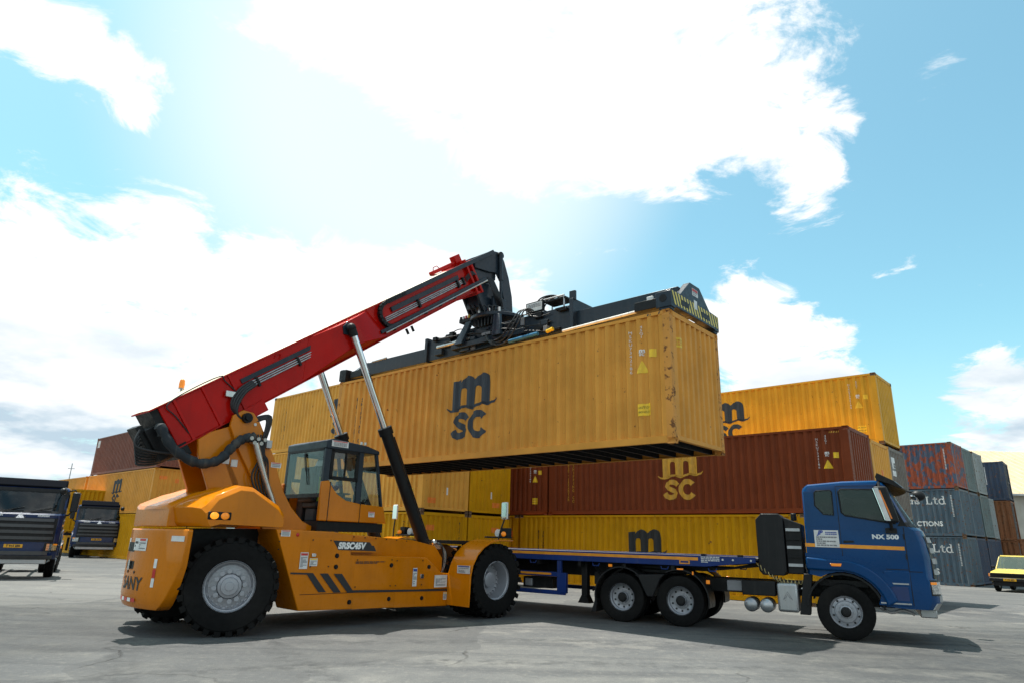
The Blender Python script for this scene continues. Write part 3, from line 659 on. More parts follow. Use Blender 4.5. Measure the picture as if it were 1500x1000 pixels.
def stacker():
    T = thing('reach_stacker', 'orange reach stacker with red boom raised, lifting the ochre container', 'reach stacker', (-5.78, 13.2, 0), .825)
    # ---- wheels
    ty = tyre_mesh(.82, .50, .42, 26, .055)
    tyf = tyre_mesh(.82, .46, .42, 26, .055)
    rb = MB().lathe([(.425, -.225), (.445, -.205), (.415, -.19), (.405, -.165), (.39, -.16), (.375, -.10), (.35, -.085), (.215, -.095), (.195, -.15), (.15, -.16), (.14, -.215), (.075, -.22), (.07, -.232), (.0, -.235)], n=40, caps=False)
    bolts(rb, 24, .335, -.08, .019, .04)
    for g in range(4):
        for q in (-.2, 0., .2): rb.cyl((.25*math.cos(math.pi/2*g+q*2.4+.6), -.08, .25*math.sin(math.pi/2*g+q*2.4+.6)), (.25*math.cos(math.pi/2*g+q*2.4+.6), -.165, .25*math.sin(math.pi/2*g+q*2.4+.6)), .042, n=10)
    rb.lathe([(.42, -.235), (.41, .2), (.1, .1)], n=32, caps=False); rbm = rb.mesh('wheel', 35)
    rf = MB().lathe([(.42, -.20), (.445, -.19), (.425, -.165), (.395, -.15), (.375, .0), (.36, .12), (.30, .14), (.18, .13), (.17, .02), (.11, .0), (.0, .0)], n=40, caps=False)
    bolts(rf, 22, .33, .125, .017, .045)
    rf.lathe([(.42, -.2), (.41, .2), (.1, .2)], n=32, caps=False); rfm = rf.mesh('wheel', 35)
    for sy, st in ((-1, -.44), (1, -.44)):
        w = obj('wheel', rbm, M_RIM, T, (0, sy*1.22, .815), (0, 0, st+(0 if sy < 0 else math.pi))); obj('tyre', ty, M_RUB, w)
    for sy in (-1, 1):
        for yy in (1.86, 1.30):
            w = obj('wheel', rfm, M_RIM, T, (6, sy*yy, .815), (0, 0, 0 if sy < 0 else math.pi)); obj('tyre', tyf, M_RUB, w)
    MB().cyl((0, -.95, .8), (0, .95, .8), .16, n=16).box(-.25, .25, -.5, .5, .55, 1.05).build('rear_axle', M_BLK, T)
    MB().cyl((6, -1.5, .8), (6, 1.5, .8), .26, n=16).sphere((6, 0, .8), .42).build('front_axle', M_BLK, T)
    # ---- chassis and side bodies
    MB().prism([(-.78, .62), (-.78, 1.74), (5.7, 1.58), (6.35, 1.35), (6.35, .62), (5.3, .45), (1.2, .45)], -.62, .62).build('chassis', M_ORGD, T, .02)
    for sy in (-1, 1):
        a, b = sorted((sy*1.40, sy*.60)); i0, i1 = sorted((sy*1.24, sy*.60))
        MB().prism([(.66, 1.80), (1.84, 1.785), (2.36, 1.75), (2.36, 1.34), (4.38, 1.30), (4.86, .97), (5.08, .95), (5.10, .25), (1.30, .34)], a, b).build('side_body', M_ORG, T, .018, seg=3)
        MB().prism([(2.37, 1.745), (4.05, 1.665), (4.75, 1.55), (5.0, 1.28), (5.0, 1.0), (2.37, 1.0)], i0, i1).build('upper_side_body', M_ORG, T, .015)
        y = sy*1.404; q = 1 if sy < 0 else -1
        for x0, x1, z0, z1 in ((1.40, 1.90, 1.08, 1.67), (2.47, 3.45, .68, 1.30), (3.49, 4.31, .68, 1.285), (2.50, 3.52, .31, .60), (3.56, 4.38, .29, .60), (4.42, 5.02, .28, .60)):
            MB().box(x0, x1, min(y, y+.012*q), max(y, y-.006*q), z0, z1).build('access_panel', M_ORG, T, .004)
    for x, z in ((2.03, 1.33), (2.03, 1.12), (3.40, 1.14), (4.46, 1.10), (3.40, .47), (4.30, .45), (2.42, .45)):
        MB().cyl((x, -1.412, z), (x, -1.43, z), .033, n=8).cyl((x, -1.40, z), (x, -1.415, z), .045, n=12).build('panel_latch', M_BLK, T)
    Y = -1.4115
    def dec(nm, m2, mat, x, z, y=Y): return flat_decal(nm, T, m2, mat, (x, y, z), (1, 0, 0), (0, 0, 1))
    poly = lambda *p: (list(p), [tuple(range(len(p)))])
    dec('side_stripe', poly((1.05, 1.0), (1.40, .985), (1.69, .66), (1.86, .655), (1.53, 1.012), (1.05, 1.03)), M_INK, 0, 0)
    dec('side_stripe', poly((1.68, 1.0), (2.03, .64), (2.20, .64), (1.86, 1.0)), M_INK, 0, 0)
    dec('side_stripe', poly((1.99, .99), (2.35, .63), (5.05, .575), (5.05, .615), (2.47, .67), (2.18, .99)), M_INK, 0, 0, Y-.004)
    dec('model_plate', poly((1.91, 1.62), (2.80, 1.60), (2.86, 1.53), (2.91, 1.53), (2.98, 1.42), (2.05, 1.44)), M_INK, 0, 0, -1.404)
    for x, z in ((2.86, 1.585), (2.95, 1.53), (3.05, 1.455)): dec('model_plate_dot', poly((x-.035, z+.025), (x+.025, z+.025), (x+.045, z-.025), (x-.015, z-.025)), M_INK, 0, 0, -1.404 if z > 9 else -1.2445)
    dec('model_number', text2d('SRSC45V', .165, .010, .12, 'CENTER', 1, 1.02), M_WHITE, 2.36, 1.525, -1.4085)
    MB().prism([(2.36, 1.64), (3.0, 1.62), (3.0, 1.40), (2.36, 1.40)], -1.4035, -1.24).build('model_plate_backing', M_ORG, T)
    def sticker(x, z, w, h, seed, hd=None, y=Y, ux=(1, 0, 0), o=None):
        org = Vector(o) if o else Vector((x, y, z)); U = Vector(ux); nn = U.cross(Vector((0, 0, 1)))
        b = flat_decal('label_sticker', T, rect2d(w, h), M_STK, org, U, (0, 0, 1))
        flat_decal('label_print', b, scribble(w*.8, h*.62, max(2, int(h/.035)), seed), M_STKG, org+nn*.002-Vector((0, 0, h*.08)), U, (0, 0, 1))
        if hd: flat_decal('label_heading', b, rect2d(w*.86, h*.14), hd, org+nn*.002+Vector((0, 0, h*.38)), U, (0, 0, 1))
    sticker(1.30, 1.24, .17, .30, 1, M_STKR); sticker(1.51, 1.21, .17, .14, 2, M_YEL, Y-.004); sticker(4.06, .89, .12, .38, 3, M_STKB, Y-.004); sticker(4.83, .79, .38, .26, 4, None); sticker(5.0, .47, .14, .16, 5, M_YEL)
    sticker(.86, 1.73, .19, .11, 6, M_STKR, -1.404)
    MB().box(1.50-.045, 1.50+.045, -1.43, -1.41, 1.31, 1.37).build('door_lock', M_CHR, T, .004); MB().box(4.22, 4.31, -1.43, -1.41, .86, .95).build('door_lock', M_CHR, T, .004)
    dec('caution_line', scribble(.75, .05, 2, 9), M_INK, 2.85, 1.20, Y-.006)
    MB().sphere((1.11, -1.41, 1.71), .035, 10, 6, (1, .4, 1)).build('side_marker', M_REDL, T)
    # ---- counterweight and engine hood
    def xr(y): return -1.21+.20*y*y
    lv = [(.42, .80, .06), (.50, .93, .02), (.62, 1.03, 0), (.90, 1.15, 0), (1.15, 1.25, 0), (1.72, 1.27, 0), (1.75, 1.25, .02)]
    mb = MB(); ns = 17; rings = []
    for z, hw, inn in lv:
        ring = [(xr(-hw+2*hw*i/(ns-1))+inn, -hw+2*hw*i/(ns-1), z) for i in range(ns)]+[(-.80, hw, z), (-.80, .9 if hw > .9 else hw-.02, z), (-.80, -(.9 if hw > .9 else hw-.02), z), (-.80, -hw, z)]
        rings.append(ring)
    n = len(rings[0]); vs = [v for r_ in rings for v in r_]
    mb.add(vs, [(i*n+k, i*n+(k+1) % n, (i+1)*n+(k+1) % n, (i+1)*n+k) for i in range(len(rings)-1) for k in range(n)]+[tuple(range(n)), tuple(range((len(rings)-1)*n, len(rings)*n))])
    cw = mb.build('counterweight', M_ORG, T, .015)
    MB().box(xr(.25)-.01, -1.0, .12, .42, 1.34, 1.50).box(xr(.2)-.01, -1.0, .02, .34, 1.05, 1.18).build('tow_pocket', M_BLK, cw)
    MB().cyl((-1.235, .18, 1.03), (-1.235, .18, 1.2), .02).build('tow_pin', M_CHR, cw)
    def rdec(nm, m2, mat, y, z, off=.006):     # print bent round the counterweight
        m2 = shift2d(m2, 0, 0); return obj(nm, decal_mesh(m2, lambda x, q: (xr(y-x)-off, y-x, z+q), [i*.05-.6 for i in range(25)]), mat, T)
    rdec('maker_name', text2d('SANY', .30, .006, 0, 'CENTER', 1, 1.15), M_INK, .03, .82)
    rdec('label_sticker', rect2d(.52, .21), M_STK, -.10, 1.47); rdec('label_print', shift2d(scribble(.24, .12, 4, 11), .1, -.02), M_STKG, -.10, 1.47, .009); rdec('label_print', shift2d(scribble(.15, .12, 2, 12), -.15, 0), M_INK, -.10, 1.47, .009)
    rdec('label_heading', rect2d(.22, .035), M_STKR, -.20, 1.55, .009); rdec('label_sticker', rect2d(.22, .2), M_STK, .58, 1.47); rdec('label_sticker', rect2d(.26, .09), M_STK, -1.10, 1.59)
    for z, m in ((1.17, M_WHITE), (1.0, M_REDL), (.86, M_WHITE)): rdec('reflector_strip', rect2d(.075, .15), m, -.70, z)
    for y, m in ((.42, M_REDL), (.28, M_WHITE), (.12, M_REDL), (-.04, M_WHITE), (-.2, M_REDL)): rdec('reflector_strip', rect2d(.14, .06), m, y, .55)
    for y in (.28, -.06): MB().cyl((xr(y)-.01, y, 1.00), (xr(y)+.02, y, 1.00), .025, n=10).build('plug', M_BLK, cw)
    mb = MB(); sec = [(-1.2, 1.78, 2.14), (-1.16, 1.78, 2.19), (-.7, 1.80, 2.37), (-.25, 1.80, 2.52), (.2, 1.80, 2.52)]
    ys = [-.80, -.70, -.35, 0, .35, .70, .80]; vs = []
    for x, zb, zt in sec:
        for y in ys: vs.append((x+(.20*y*y if x < -.9 else 0), y, zb))
        for y in reversed(ys): vs.append((x+(.20*y*y if x < -.9 else 0), y, zt-(.05 if abs(y) > .75 else 0)-(.05 if abs(y) < .5 else 0)))
    n = 14; mb.add(vs, [(i*n+k, i*n+(k+1) % n, (i+1)*n+(k+1) % n, (i+1)*n+k) for i in range(4) for k in range(n)]+[tuple(range(n)), tuple(range(4*n, 5*n))]); mb.build('engine_hood', M_ORG, T, .018, seg=2, smooth=22)
    for sy in (-1, 1):
        mb = MB()
        prof = [(-.66, 1.87), (-.90, 1.80), (-.95, 1.86), (-1.02, 2.12), (-.95, 2.17), (-.55, 2.36), (-.12, 2.55), (.12, 2.54), (.70, 2.24), (.82, 2.10), (.84, 1.86), (.80, 1.83), (-.55, 1.85)]
        vs = []; lay = [(.80, 0, .0), (1.18, 0, .0), (1.34, .02, -.02), (1.41, .05, -.10)]
        for y, ix, iz in lay:
            for x, z in prof: vs.append((x+(ix if x < -.5 else -ix if x > .5 else 0)+(.20*(y*y-.64) if x < -.6 else 0), sy*y, z+(iz if z > 2.05 else 0)))
        n = len(prof); mb.add(vs, [(i*n+k, i*n+(k+1) % n, (i+1)*n+(k+1) % n, (i+1)*n+k) for i in range(3) for k in range(n)]+[tuple(range(n)), tuple(range(3*n, 4*n))]); mb.build('wheel_cover', M_ORG, T, .014, seg=2, smooth=22)
        lb = MB().box(-.66, -.24, sy*1.40-.025, sy*1.40+.025, 1.92, 2.06).build('lamp_housing', M_BLK, T, .02)
        for x, m in ((-.55, M_AMBL), (-.36, M_AMB)): MB().sphere((x, sy*1.43, 1.99), .062, 12, 8, (1.25, .4, 1)).build('signal_lamp', m, lb)
    MB().prism([(-.78, 1.75), (.70, 1.80), (.70, .9), (.60, .7), (.60, 1.0), (-.78, 1.0)], -.66, .66).build('engine_bay', M_BLK, T)
    # ---- boom tower
    for sy in (-1, 1):
        a, b = sorted((sy*.50, sy*.58))
        pl = [(.80, 1.78), (.72, 2.25), (.45, 2.75), (.08, 3.30), (-.13, 3.70), (-.10, 3.92), (.08, 4.05), (.30, 4.03), (.46, 3.86), (.66, 3.52), (.86, 3.20), (1.02, 2.82), (1.16, 2.54), (1.38, 2.24), (1.66, 1.98), (2.12, 1.80)]
        MB().prism(pl, a, b).build('tower_plate', M_ORG, T, .012)
        a, b = sorted((sy*.50, sy*.42)); MB().prism([(-.30, 1.9), (-.34, 2.5), (-.62, 3.1), (-.66, 3.38), (-.45, 3.55), (.0, 3.75), (.3, 3.5), (.7, 2.4), (.7, 1.9)], a, b).build('tower_plate', M_ORG, T, .012)
    MB().prism([(.0, 1.9), (.12, 2.6), (-.12, 3.05), (-.05, 3.1), (.22, 2.65), (.3, 1.9)], -.5, .5).build('tower_web', M_ORG, T)
    MB().cyl((.16, -.66, 3.90), (.16, .66, 3.90), .10, n=20).cyl((.16, -.70, 3.90), (.16, .70, 3.90), .06, n=16).build('boom_pin', M_BLK, T)
    MB().cyl((.36, -.595, 3.80), (.36, -.575, 3.80), .03, n=12).build('lifting_eye', M_STK, T)
    # ---- boom
    bm_ = bbox(MB(), 0.02, 9.2, .02, .84, -.40, .40).build('boom', M_RED, T, .012)
    bbox(MB(), -.16, 9.1, -.005, .02, -.435, .435).build('top_plate', M_RED, bm_); bbox(MB(), .0, 9.1, .84, .862, -.425, .425).build('bottom_plate', M_RED, bm_)
    hs = [(-.14, .01), (.6, .05), (1.5, .10), (3.0, .17), (4.0, .27), (4.7, .33), (5.3, .31), (6.4, .24), (7.6, .14), (8.4, .03)]; mb = MB()
    for s_, h_ in hs: mb.v += [bp(s_, -.006, -.43), bp(s_, -.006-h_, -.10), bp(s_, -.006-h_, .10), bp(s_, -.006, .43)]
    mb.f += [(i*4+k, i*4+(k+1) % 4, i*4+4+(k+1) % 4, i*4+4+k) for i in range(len(hs)-1) for k in range(4)]
    mb.build('top_cover', paint('cream_cover', (.66, .57, .44), .5, .15), bm_)
    for sy in (-1, 1):
        a, b = sorted((sy*.40, sy*.43))
        for s in (.30, .88, 1.46): bbox(MB(), s, s+.05, .02, .84, a, b).build('rib', M_RED, bm_)
        bbox(MB(), 1.2, 1.9, .78, 1.02, a-.02, b+.02).build('pivot_lug', M_RED, bm_)
        mb = MB(); base = [(2.9, .84), (5.6, .84), (5.3, .04), (3.5, .04)]; top = [(4.1, .66), (4.62, .66), (4.72, .05), (4.15, .06)]
        mb.add([bp(s, t, sy*.40) for s, t in base]+[bp(s, t, sy*.72) for s, t in top], [(0, 1, 2, 3), (4, 5, 6, 7)]+[(i, (i+1) % 4, 4+(i+1) % 4, 4+i) for i in range(4)]); mb.build('cylinder_bracket', M_RED, bm_, .01)
        P = bp(4.34, .22, sy*.73); hx = [(P[0]-.15, P[2]+.02), (P[0]-.06, P[2]+.14), (P[0]+.12, P[2]+.16), (P[0]+.15, P[2]+.04), (P[0]+.07, P[2]-.14), (P[0]-.11, P[2]-.15)]
        a, b = sorted((sy*.72, sy*.76)); MB().prism(hx, a, b).build('pin_plate', M_NVB, bm_, .006)
        MB().cyl((P[0], sy*.72, P[2]), (P[0], sy*.80, P[2]), .06, n=14).build('pin_plate_bolt', M_BLK, bm_)
    for i in range(6): MB().cyl(bp(4.2+.05*i, 0, -.4), bp(4.2+.05*i, .0, -.41), .01, n=6) if False else None
    mb = MB(); bbox(mb, 9.12, 9.20, -.10, .96, -.50, .50); bbox(mb, 9.32, 9.40, -.02, .98, -.50, .50); bbox(mb, 9.12, 9.40, .90, .97, -.47, .47); mb.build('front_flange', M_RED, bm_, .008)
    mb = MB(); bbox(mb, 8.0, 9.2, -.16, -.06, -.22, -.12); bbox(mb, 8.0, 8.06, -.12, .0, -.22, -.12); bbox(mb, 9.05, 9.3, -.30, .0, -.26, -.06); mb.build('top_guide', M_RED, bm_, .006)
    MB().tube([bp(8.15, -.16, -.17), bp(8.2, -.24, -.17), bp(8.35, -.24, -.17), bp(8.4, -.16, -.17)], .012).build('lifting_eye', M_RED, bm_)
    mb = MB(); bbox(mb, -.12, .04, .02, .84, -.36, .36); mb.build('rear_opening', M_BLK, bm_)
    mb = MB(); bbox(mb, -.34, .02, .30, .92, -.34, .30); bbox(mb, -.42, -.30, .18, .80, -.25, .20); bbox(mb, -.05, .18, .80, 1.06, -.42, .25); mb.build('valve_block', M_BLK, bm_, .01)
    for k in range(7): MB().tube(smoothpath([bp(-.38, .25+.08*k, -.30+.08*k), bp(-.58, .45+.06*k, -.32+.07*k), bp(-.35, .72+.04*k, -.36+.06*k), bp(.0, .98, -.40+.05*k)], 5), .022, 6).build('hose', M_HOSE, bm_)
    # beacon
    bc = MB().lathe([(.05, .0), (.05, .015), (.015, .03), (.015, .08), (.05, .085), (.052, .10)], (-.95, 0, 4.28), 'z', 16).build('beacon_stand', M_STEEL, bm_)
    MB().lathe([(.05, .10), (.055, .18), (.045, .26), (.02, .28), (0, .28)], (-.95, 0, 4.28), 'z', 16).build('beacon_lens', M_AMB, bc)
    MB().tube(smoothpath([bp(.3, .7, -.41), bp(.22, .3, -.425), bp(.16, .05, -.45), bp(.6, -.03, -.44), bp(1.30, -.03, -.44), bp(1.36, .1, -.43), bp(1.5, .45, -.42)], 4), .012, 6).build('cable', M_HOSE, bm_)
    # pipes and strips on the near side
    bbox(MB(), 1.66, 3.55, .20, .29, -.43, -.40).build('pipe_rail', M_NVB, bm_)
    for t in (.34, .385, .43): MB().cyl(bp(1.8, t, -.425), bp(3.55, t, -.425), .016, n=8).build('pipe', M_PIPE, bm_)
    for s in (1.95, 3.0): bbox(MB(), s, s+.05, .30, .50, -.46, -.40).build('pipe_clamp', M_BLK, bm_)
    MB().tube(smoothpath([bp(2.55, .12, -.43), bp(2.62, .06, -.43), bp(2.72, .10, -.43), bp(2.64, .17, -.43)], 4), .01, 6).build('handle', M_RED, bm_)
    for k in range(4):
        y = -.46-.03*k; MB().tube(smoothpath([bp(1.85, .33+.035*k, y), bp(1.55, .36+.04*k, y-.02), bp(1.28, .50+.05*k, y-.03), bp(1.22, .72+.04*k, y-.02), bp(1.42, .98+.03*k, y), bp(1.85-.05*k, 1.16, y-.04), (.62-.03*k, y-.08, 3.45)], 6), .026, 8).build('hose', M_HOSE, T)
    MB().box(-.28, .02, -.50, -.44, 4.28, 4.40).build('hose_clamp', M_PIPE, bm_, .01, rot=None)
    # sliding section, cable chain and head
    inn = bbox(MB(), 8.6, 10.35, .07, .78, -.33, .33).build('sliding_boom', M_NVB, T, .01)
    bbox(MB(), 5.95, 10.5, -.01, .11, -.52, -.46).build('chain_guide', M_NVB, inn, .006); bbox(MB(), 5.35, 9.7, .62, .70, -.53, -.45).build('chain_guide', M_NVB, inn, .006)
    bbox(MB(), 6.0, 8.7, .22, .34, -.45, -.40).build('pipe_rail', M_NVB, bm_)
    for t in (.40, .445, .49): MB().cyl(bp(5.7, t, -.43), bp(8.9, t, -.43), .016, n=8).build('pipe', M_PIPE, bm_)
    MB().cyl(bp(5.5, .73, -.49), bp(9.75, .73, -.49), .022, n=8).build('pipe', M_PIPE, inn)
    for s in (6.9, 8.55, 8.8): bbox(MB(), s, s+.06, .33, .56, -.48, -.40).build('pipe_clamp', M_BLK, bm_)
    for s in (5.8, 6.4, 7.0, 7.6, 8.2): bbox(MB(), s, s+.04, .66, .78, -.50, -.40).build('pipe_clamp', M_BLK, bm_)
    mb = MB(); path = [(6.6-.08*i, .05) for i in range(10)]+[(5.85+.30*math.cos(R(90+18*i)), .36-.30*math.sin(R(90+18*i))) for i in range(11)]+[(5.85+.08*i, .66) for i in range(8)]
    for (s, t), (s2, t2) in zip(path, path[1:]):
        c = Vector(bp((s+s2)/2, (t+t2)/2, -.475)); dd = (Vector(bp(s2, t2, 0))-Vector(bp(s, t, 0)))*.44; nn = Vector((0, 1, 0)).cross(dd).normalized()*.045
        mb.obox(c, dd, (0, .05, 0), nn)
    mb.build('cable_chain', M_BLK, inn)
    for k in range(4): MB().tube(smoothpath([bp(8.95, .38+.04*k, -.44), bp(9.25, .30+.03*k, -.5), bp(9.4, .5, -.48), bp(9.45, .72, -.45)], 5), .014, 6).build('hose', M_HOSE, bm_)
    MB().cyl(bp(6.3, .9, -.3), bp(6.3, 1.05, -.3), .035).cyl(bp(6.5, .9, -.3), bp(6.5, 1.05, -.3), .035).build('work_lamp', M_BLK, bm_)
    hp = [(6.42, 9.30), (6.35, 9.60), (7.08, 10.08), (7.45, 10.13), (7.64, 9.90), (7.86, 9.42), (8.03, 8.85), (8.10, 8.20), (7.84, 8.16), (7.66, 8.70), (7.50, 9.20), (7.30, 9.42), (7.0, 9.35)]
    for sy in (-1, 1):
        a, b = sorted((sy*.34, sy*.40)); MB().prism(hp, a, b).build('head_plate', M_NVB, inn, .01)
        a, b = sorted((sy*.26, sy*.33)); MB().prism([(6.65, 8.95), (6.62, 8.55), (6.90, 8.12), (7.25, 8.10), (7.35, 8.75), (7.2, 9.0)], a, b).build('head_lug', M_NVB, inn, .01)
        MB().cyl((7.40, sy*.46, 10.0), (7.48, sy*.46, 8.45), .045, n=12).cyl((7.40, sy*.46, 10.05), (7.44, sy*.46, 9.2), .07, n=12).build('damper_cylinder', M_NVB, inn)
        MB().cyl((7.44, sy*.46, 9.25), (7.49, sy*.46, 8.35), .028, n=10).build('damper_rod', M_CHR, inn)
    MB().cyl((7.42, -.48, 10.02), (7.42, .48, 10.02), .11, n=18).build('head_roller', M_BLK, inn)
    MB().box(7.15, 7.35, -.33, .33, 9.2, 9.7).build('head_block', M_NVB, inn, .02); MB().box(6.75, 7.25, -.25, .25, 8.2, 8.85).build('head_block', M_NVB, inn, .02)
    for k in range(6): MB().tube(smoothpath([(6.9+.05*k, -.42, 9.15), (7.0+.06*k, -.55-.02*k, 8.75-.05*k), (7.25+.05*k, -.50, 8.4-.04*k), (7.35+.06*k, -.35, 8.05)], 6), .02, 6).build('hose', M_HOSE, inn)
    # ---- lift cylinders
    for sy in (-1, 1):
        p1 = Vector(bp(4.34, .22, sy*.86)); p0 = Vector((4.78, sy*.92, 1.36)); d = (p1-p0).normalized(); L = (p1-p0).length; md = p0+d*(L*.56)
        MB().sphere(p1, .11, 12, 8).cyl(p1-d*.02, p1-d*.2, .10, n=14).cyl((p1.x, sy*.70, p1.z), (p1.x, sy*.94, p1.z), .075, n=14).build('rod_eye', M_BLK, T)
        MB().cyl(md-d*.3, p1-d*.12, .082, n=24).build('lift_cylinder_rod', M_CHR, T)
        c = MB().cyl(p0, md, .135, n=24).cyl(md-d*.14, md+d*.03, .165, n=24).build('lift_cylinder', M_BLK, T)
        MB().cyl(p0+d*.3+Vector((.17, 0, .03)), md-d*.2+Vector((.17, 0, .03)), .03, n=10).build('feed_pipe', M_BLK, c)
        MB().cyl((p0.x, sy*.72, p0.z), (p0.x, sy*1.1, p0.z), .12, n=16).build('cylinder_pin', M_BLK, T)
        for k in range(5): MB().tube(smoothpath([p0+Vector((.02+.04*k, sy*.22, .25)), p0+Vector((.22+.03*k, sy*.28, .18-.03*k)), p0+Vector((.30+.02*k, sy*.26, -.15)), p0+Vector((.28+.02*k, sy*.2, -.42))], 6), .022, 6).build('hose', M_PIPE if k % 2 else M_HOSE, T)
        MB().sphere(p0+Vector((.02, sy*.22, .26)), .07, 10, 6).box(p0.x+.0, p0.x+.2, p0.y+sy*.2-.06, p0.y+sy*.2+.06, p0.z+.12, p0.z+.22).build('hose_fitting', M_PIPE, T)
    # ---- front fenders
    fo = [(5.03, .28), (5.05, .95), (5.12, 1.18), (5.26, 1.40), (5.46, 1.57), (5.70, 1.68), (5.95, 1.73), (6.45, 1.72)]
    fi = [(x+.035 if i < 2 else x+.02, z-.03 if i else z) for i, (x, z) in enumerate(fo)]
    for sy in (-1, 1):
        a, b = sorted((sy*1.405, sy*2.14))
        fn = MB().prism(fo+fi[::-1], a, b).build('front_fender', M_ORG, T, .006, smooth=50)
        if sy < 0:
            sticker(0, 0, .42, .17, 21, M_STKB, o=(5.035, -1.93, 1.06), ux=(0, -1, 0)); sticker(0, 0, .2, .1, 22, None, o=(5.50, -1.95, 1.64), ux=(0, -1, 0)) if False else None
        pm = MB().tube([(6.05, sy*2.02, 1.73), (6.08, sy*2.06, 1.95), (6.16, sy*2.12, 2.25)], .018).build('mirror_arm', M_BLK, fn)
        MB().box(6.12, 6.17, sy*2.12-.10, sy*2.12+.10, 2.20, 2.60).build('mirror_housing', M_STK, pm, .03)
        MB().box(6.115, 6.121, sy*2.12-.085, sy*2.12+.085, 2.22, 2.58).build('mirror_glass', plain('mirror_glass', (.8, .82, .84), .05, 1.0, vary=.02), pm)
        MB().box(6.15, 6.5, sy*1.75-.3, sy*1.75+.3, 1.76, 1.80).box(6.3, 6.48, sy*1.95-.1, sy*1.95+.1, 1.80, 2.0).build('lamp_bracket', M_BLK, fn, .008)
        MB().sphere((6.25, sy*2.0, 1.86), .06, 12, 8).build('signal_lamp', M_AMB, fn); MB().cyl((6.35, sy*1.7, 1.88), (6.5, sy*1.7, 1.88), .09).build('head_lamp', M_STK, fn)
    MB().box(5.1, 5.9, -1.4, 1.4, 1.60, 1.68).build('front_deck', M_BLK, T)
    # ---- cab
    cb = MB().box(1.88, 3.55, -.78, .78, 1.80, 1.99).build('cab_platform', M_BLK, T)
    fr = MB(); ya = .80
    top = [(1.90, 3.50), (1.90, 3.66), (2.05, 3.72), (2.95, 3.66), (3.28, 3.58), (3.28, 3.50)]
    rf_ = MB().prism(top, -ya-.02, ya+.02).build('cab_roof', M_NVB, T, .02)
    for sy in (-1, 1):
        a, b = sorted((sy*ya, sy*(ya-.09)))
        MB().prism([(1.90, 2.0), (1.90, 3.5), (2.05, 3.5), (2.03, 2.0)], a, b).build('cab_post', M_NVB, T, .01)
        MB().prism([(2.76, 2.38), (2.74, 3.5), (2.88, 3.5), (2.90, 2.38)], a, b).build('cab_post', M_NVB, T, .01)
        MB().prism([(3.20, 3.52), (3.26, 3.52), (3.50, 2.36), (3.46, 2.36)], a, b).build('cab_post', M_NVB, T, .006)
        dr = MB().prism([(1.86, 2.0), (1.86, 2.80), (2.03, 2.83), (2.12, 2.70), (2.26, 2.56), (2.50, 2.44), (2.85, 2.39), (3.50, 2.36), (3.60, 2.0)], *sorted((sy*(ya+.04), sy*(ya-.04)))).build('cab_lower_panel', M_ORG, T, .02, seg=3)
        MB().box(2.06, 2.075, *sorted((sy*(ya+.046), sy*ya)), 2.0, 2.80).build('panel_gap', M_BLK, dr); MB().box(2.86, 2.872, *sorted((sy*(ya+.046), sy*ya)), 2.0, 2.39).build('panel_gap', M_BLK, dr)
        gy = sy*(ya-.03)
        fm = MB(); q = sorted((sy*(ya+.005), sy*(ya-.05)))
        fm.box(2.05, 2.12, *q, 2.86, 3.5).box(2.70, 2.76, *q, 2.86, 3.5).box(2.05, 2.76, *q, 3.44, 3.5).box(2.05, 2.76, *q, 2.86, 2.93).build('window_frame', M_BLK, T, .006)
        MB().box(2.12, 2.70, gy-.004, gy+.004, 2.93, 3.44).build('door_window', M_GLS, T); MB().prism([(2.05, 2.86), (2.76, 2.86), (2.76, 2.40), (2.5, 2.44), (2.28, 2.55), (2.13, 2.70), (2.05, 2.80)], gy-.004, gy+.004).build('lower_door_window', M_GLS, T)
        MB().prism([(2.88, 3.5), (3.20, 3.5), (3.46, 2.37), (2.90, 2.39)], gy-.004, gy+.004).build('quarter_window', M_GLS, T)
    MB().box(2.42, 2.44, -ya+.0, -ya+.05, 2.93, 3.44).build('window_bar', M_BLK, T)
    MB().box(1.905, 1.913, -.70, .70, 2.55, 3.48).build('rear_window', M_GLS, T); MB().add([(3.24, -.72, 3.5), (3.24, .72, 3.5), (3.49, .72, 2.38), (3.49, -.72, 2.38)], [(0, 1, 2, 3)]).build('windscreen', M_GLS, T)
    MB().box(1.89, 1.93, -.72, .72, 2.48, 2.56).box(1.89, 1.93, -.72, .72, 3.46, 3.52).build('rear_window_frame', M_BLK, T)
    MB().box(1.88, 1.90, -.03, .03, 3.36, 3.44).tube([(1.885, -.02, 3.40), (1.88, -.12, 3.1), (1.885, -.22, 2.75)], .012).tube([(1.883, .02, 3.40), (1.88, -.07, 3.1), (1.885, -.2, 2.9)], .008).build('wiper', M_BLK, T)
    sticker(0, 0, .42, .13, 31, M_STKR, y=-ya-.025, o=(2.22, -ya-.0245, 3.62)); sticker(0, 0, .16, .11, 32, M_STKR, o=(3.18, -ya-.0445, 2.18))
    for x in (2.80, 2.90): MB().cyl((x, -.78, 3.68), (x, -.78, 3.74), .03, n=10).build('roof_fitting', M_PIPE, rf_)
    st = MB().box(1.98, 2.14, -.28, .28, 2.40, 3.15).box(2.1, 2.58, -.27, .27, 2.28, 2.42).box(2.15, 2.5, -.2, .2, 1.99, 2.28).build('driver_seat', M_DIM, T, .04)
    MB().cyl((3.05, 0, 2.0), (2.95, 0, 2.62), .05).lathe([(.17, 0), (.185, .012), (.17, .024), (.158, .012)], (2.94, 0, 2.62), 'z', 24, True).build('steering_column', M_DIM, T)
    MB().box(2.98, 3.36, -.5, .5, 2.0, 2.36).box(2.2, 2.75, -.68, -.42, 2.0, 2.52).box(2.2, 2.75, .42, .68, 2.0, 2.52).build('console', M_DIM, T, .03)
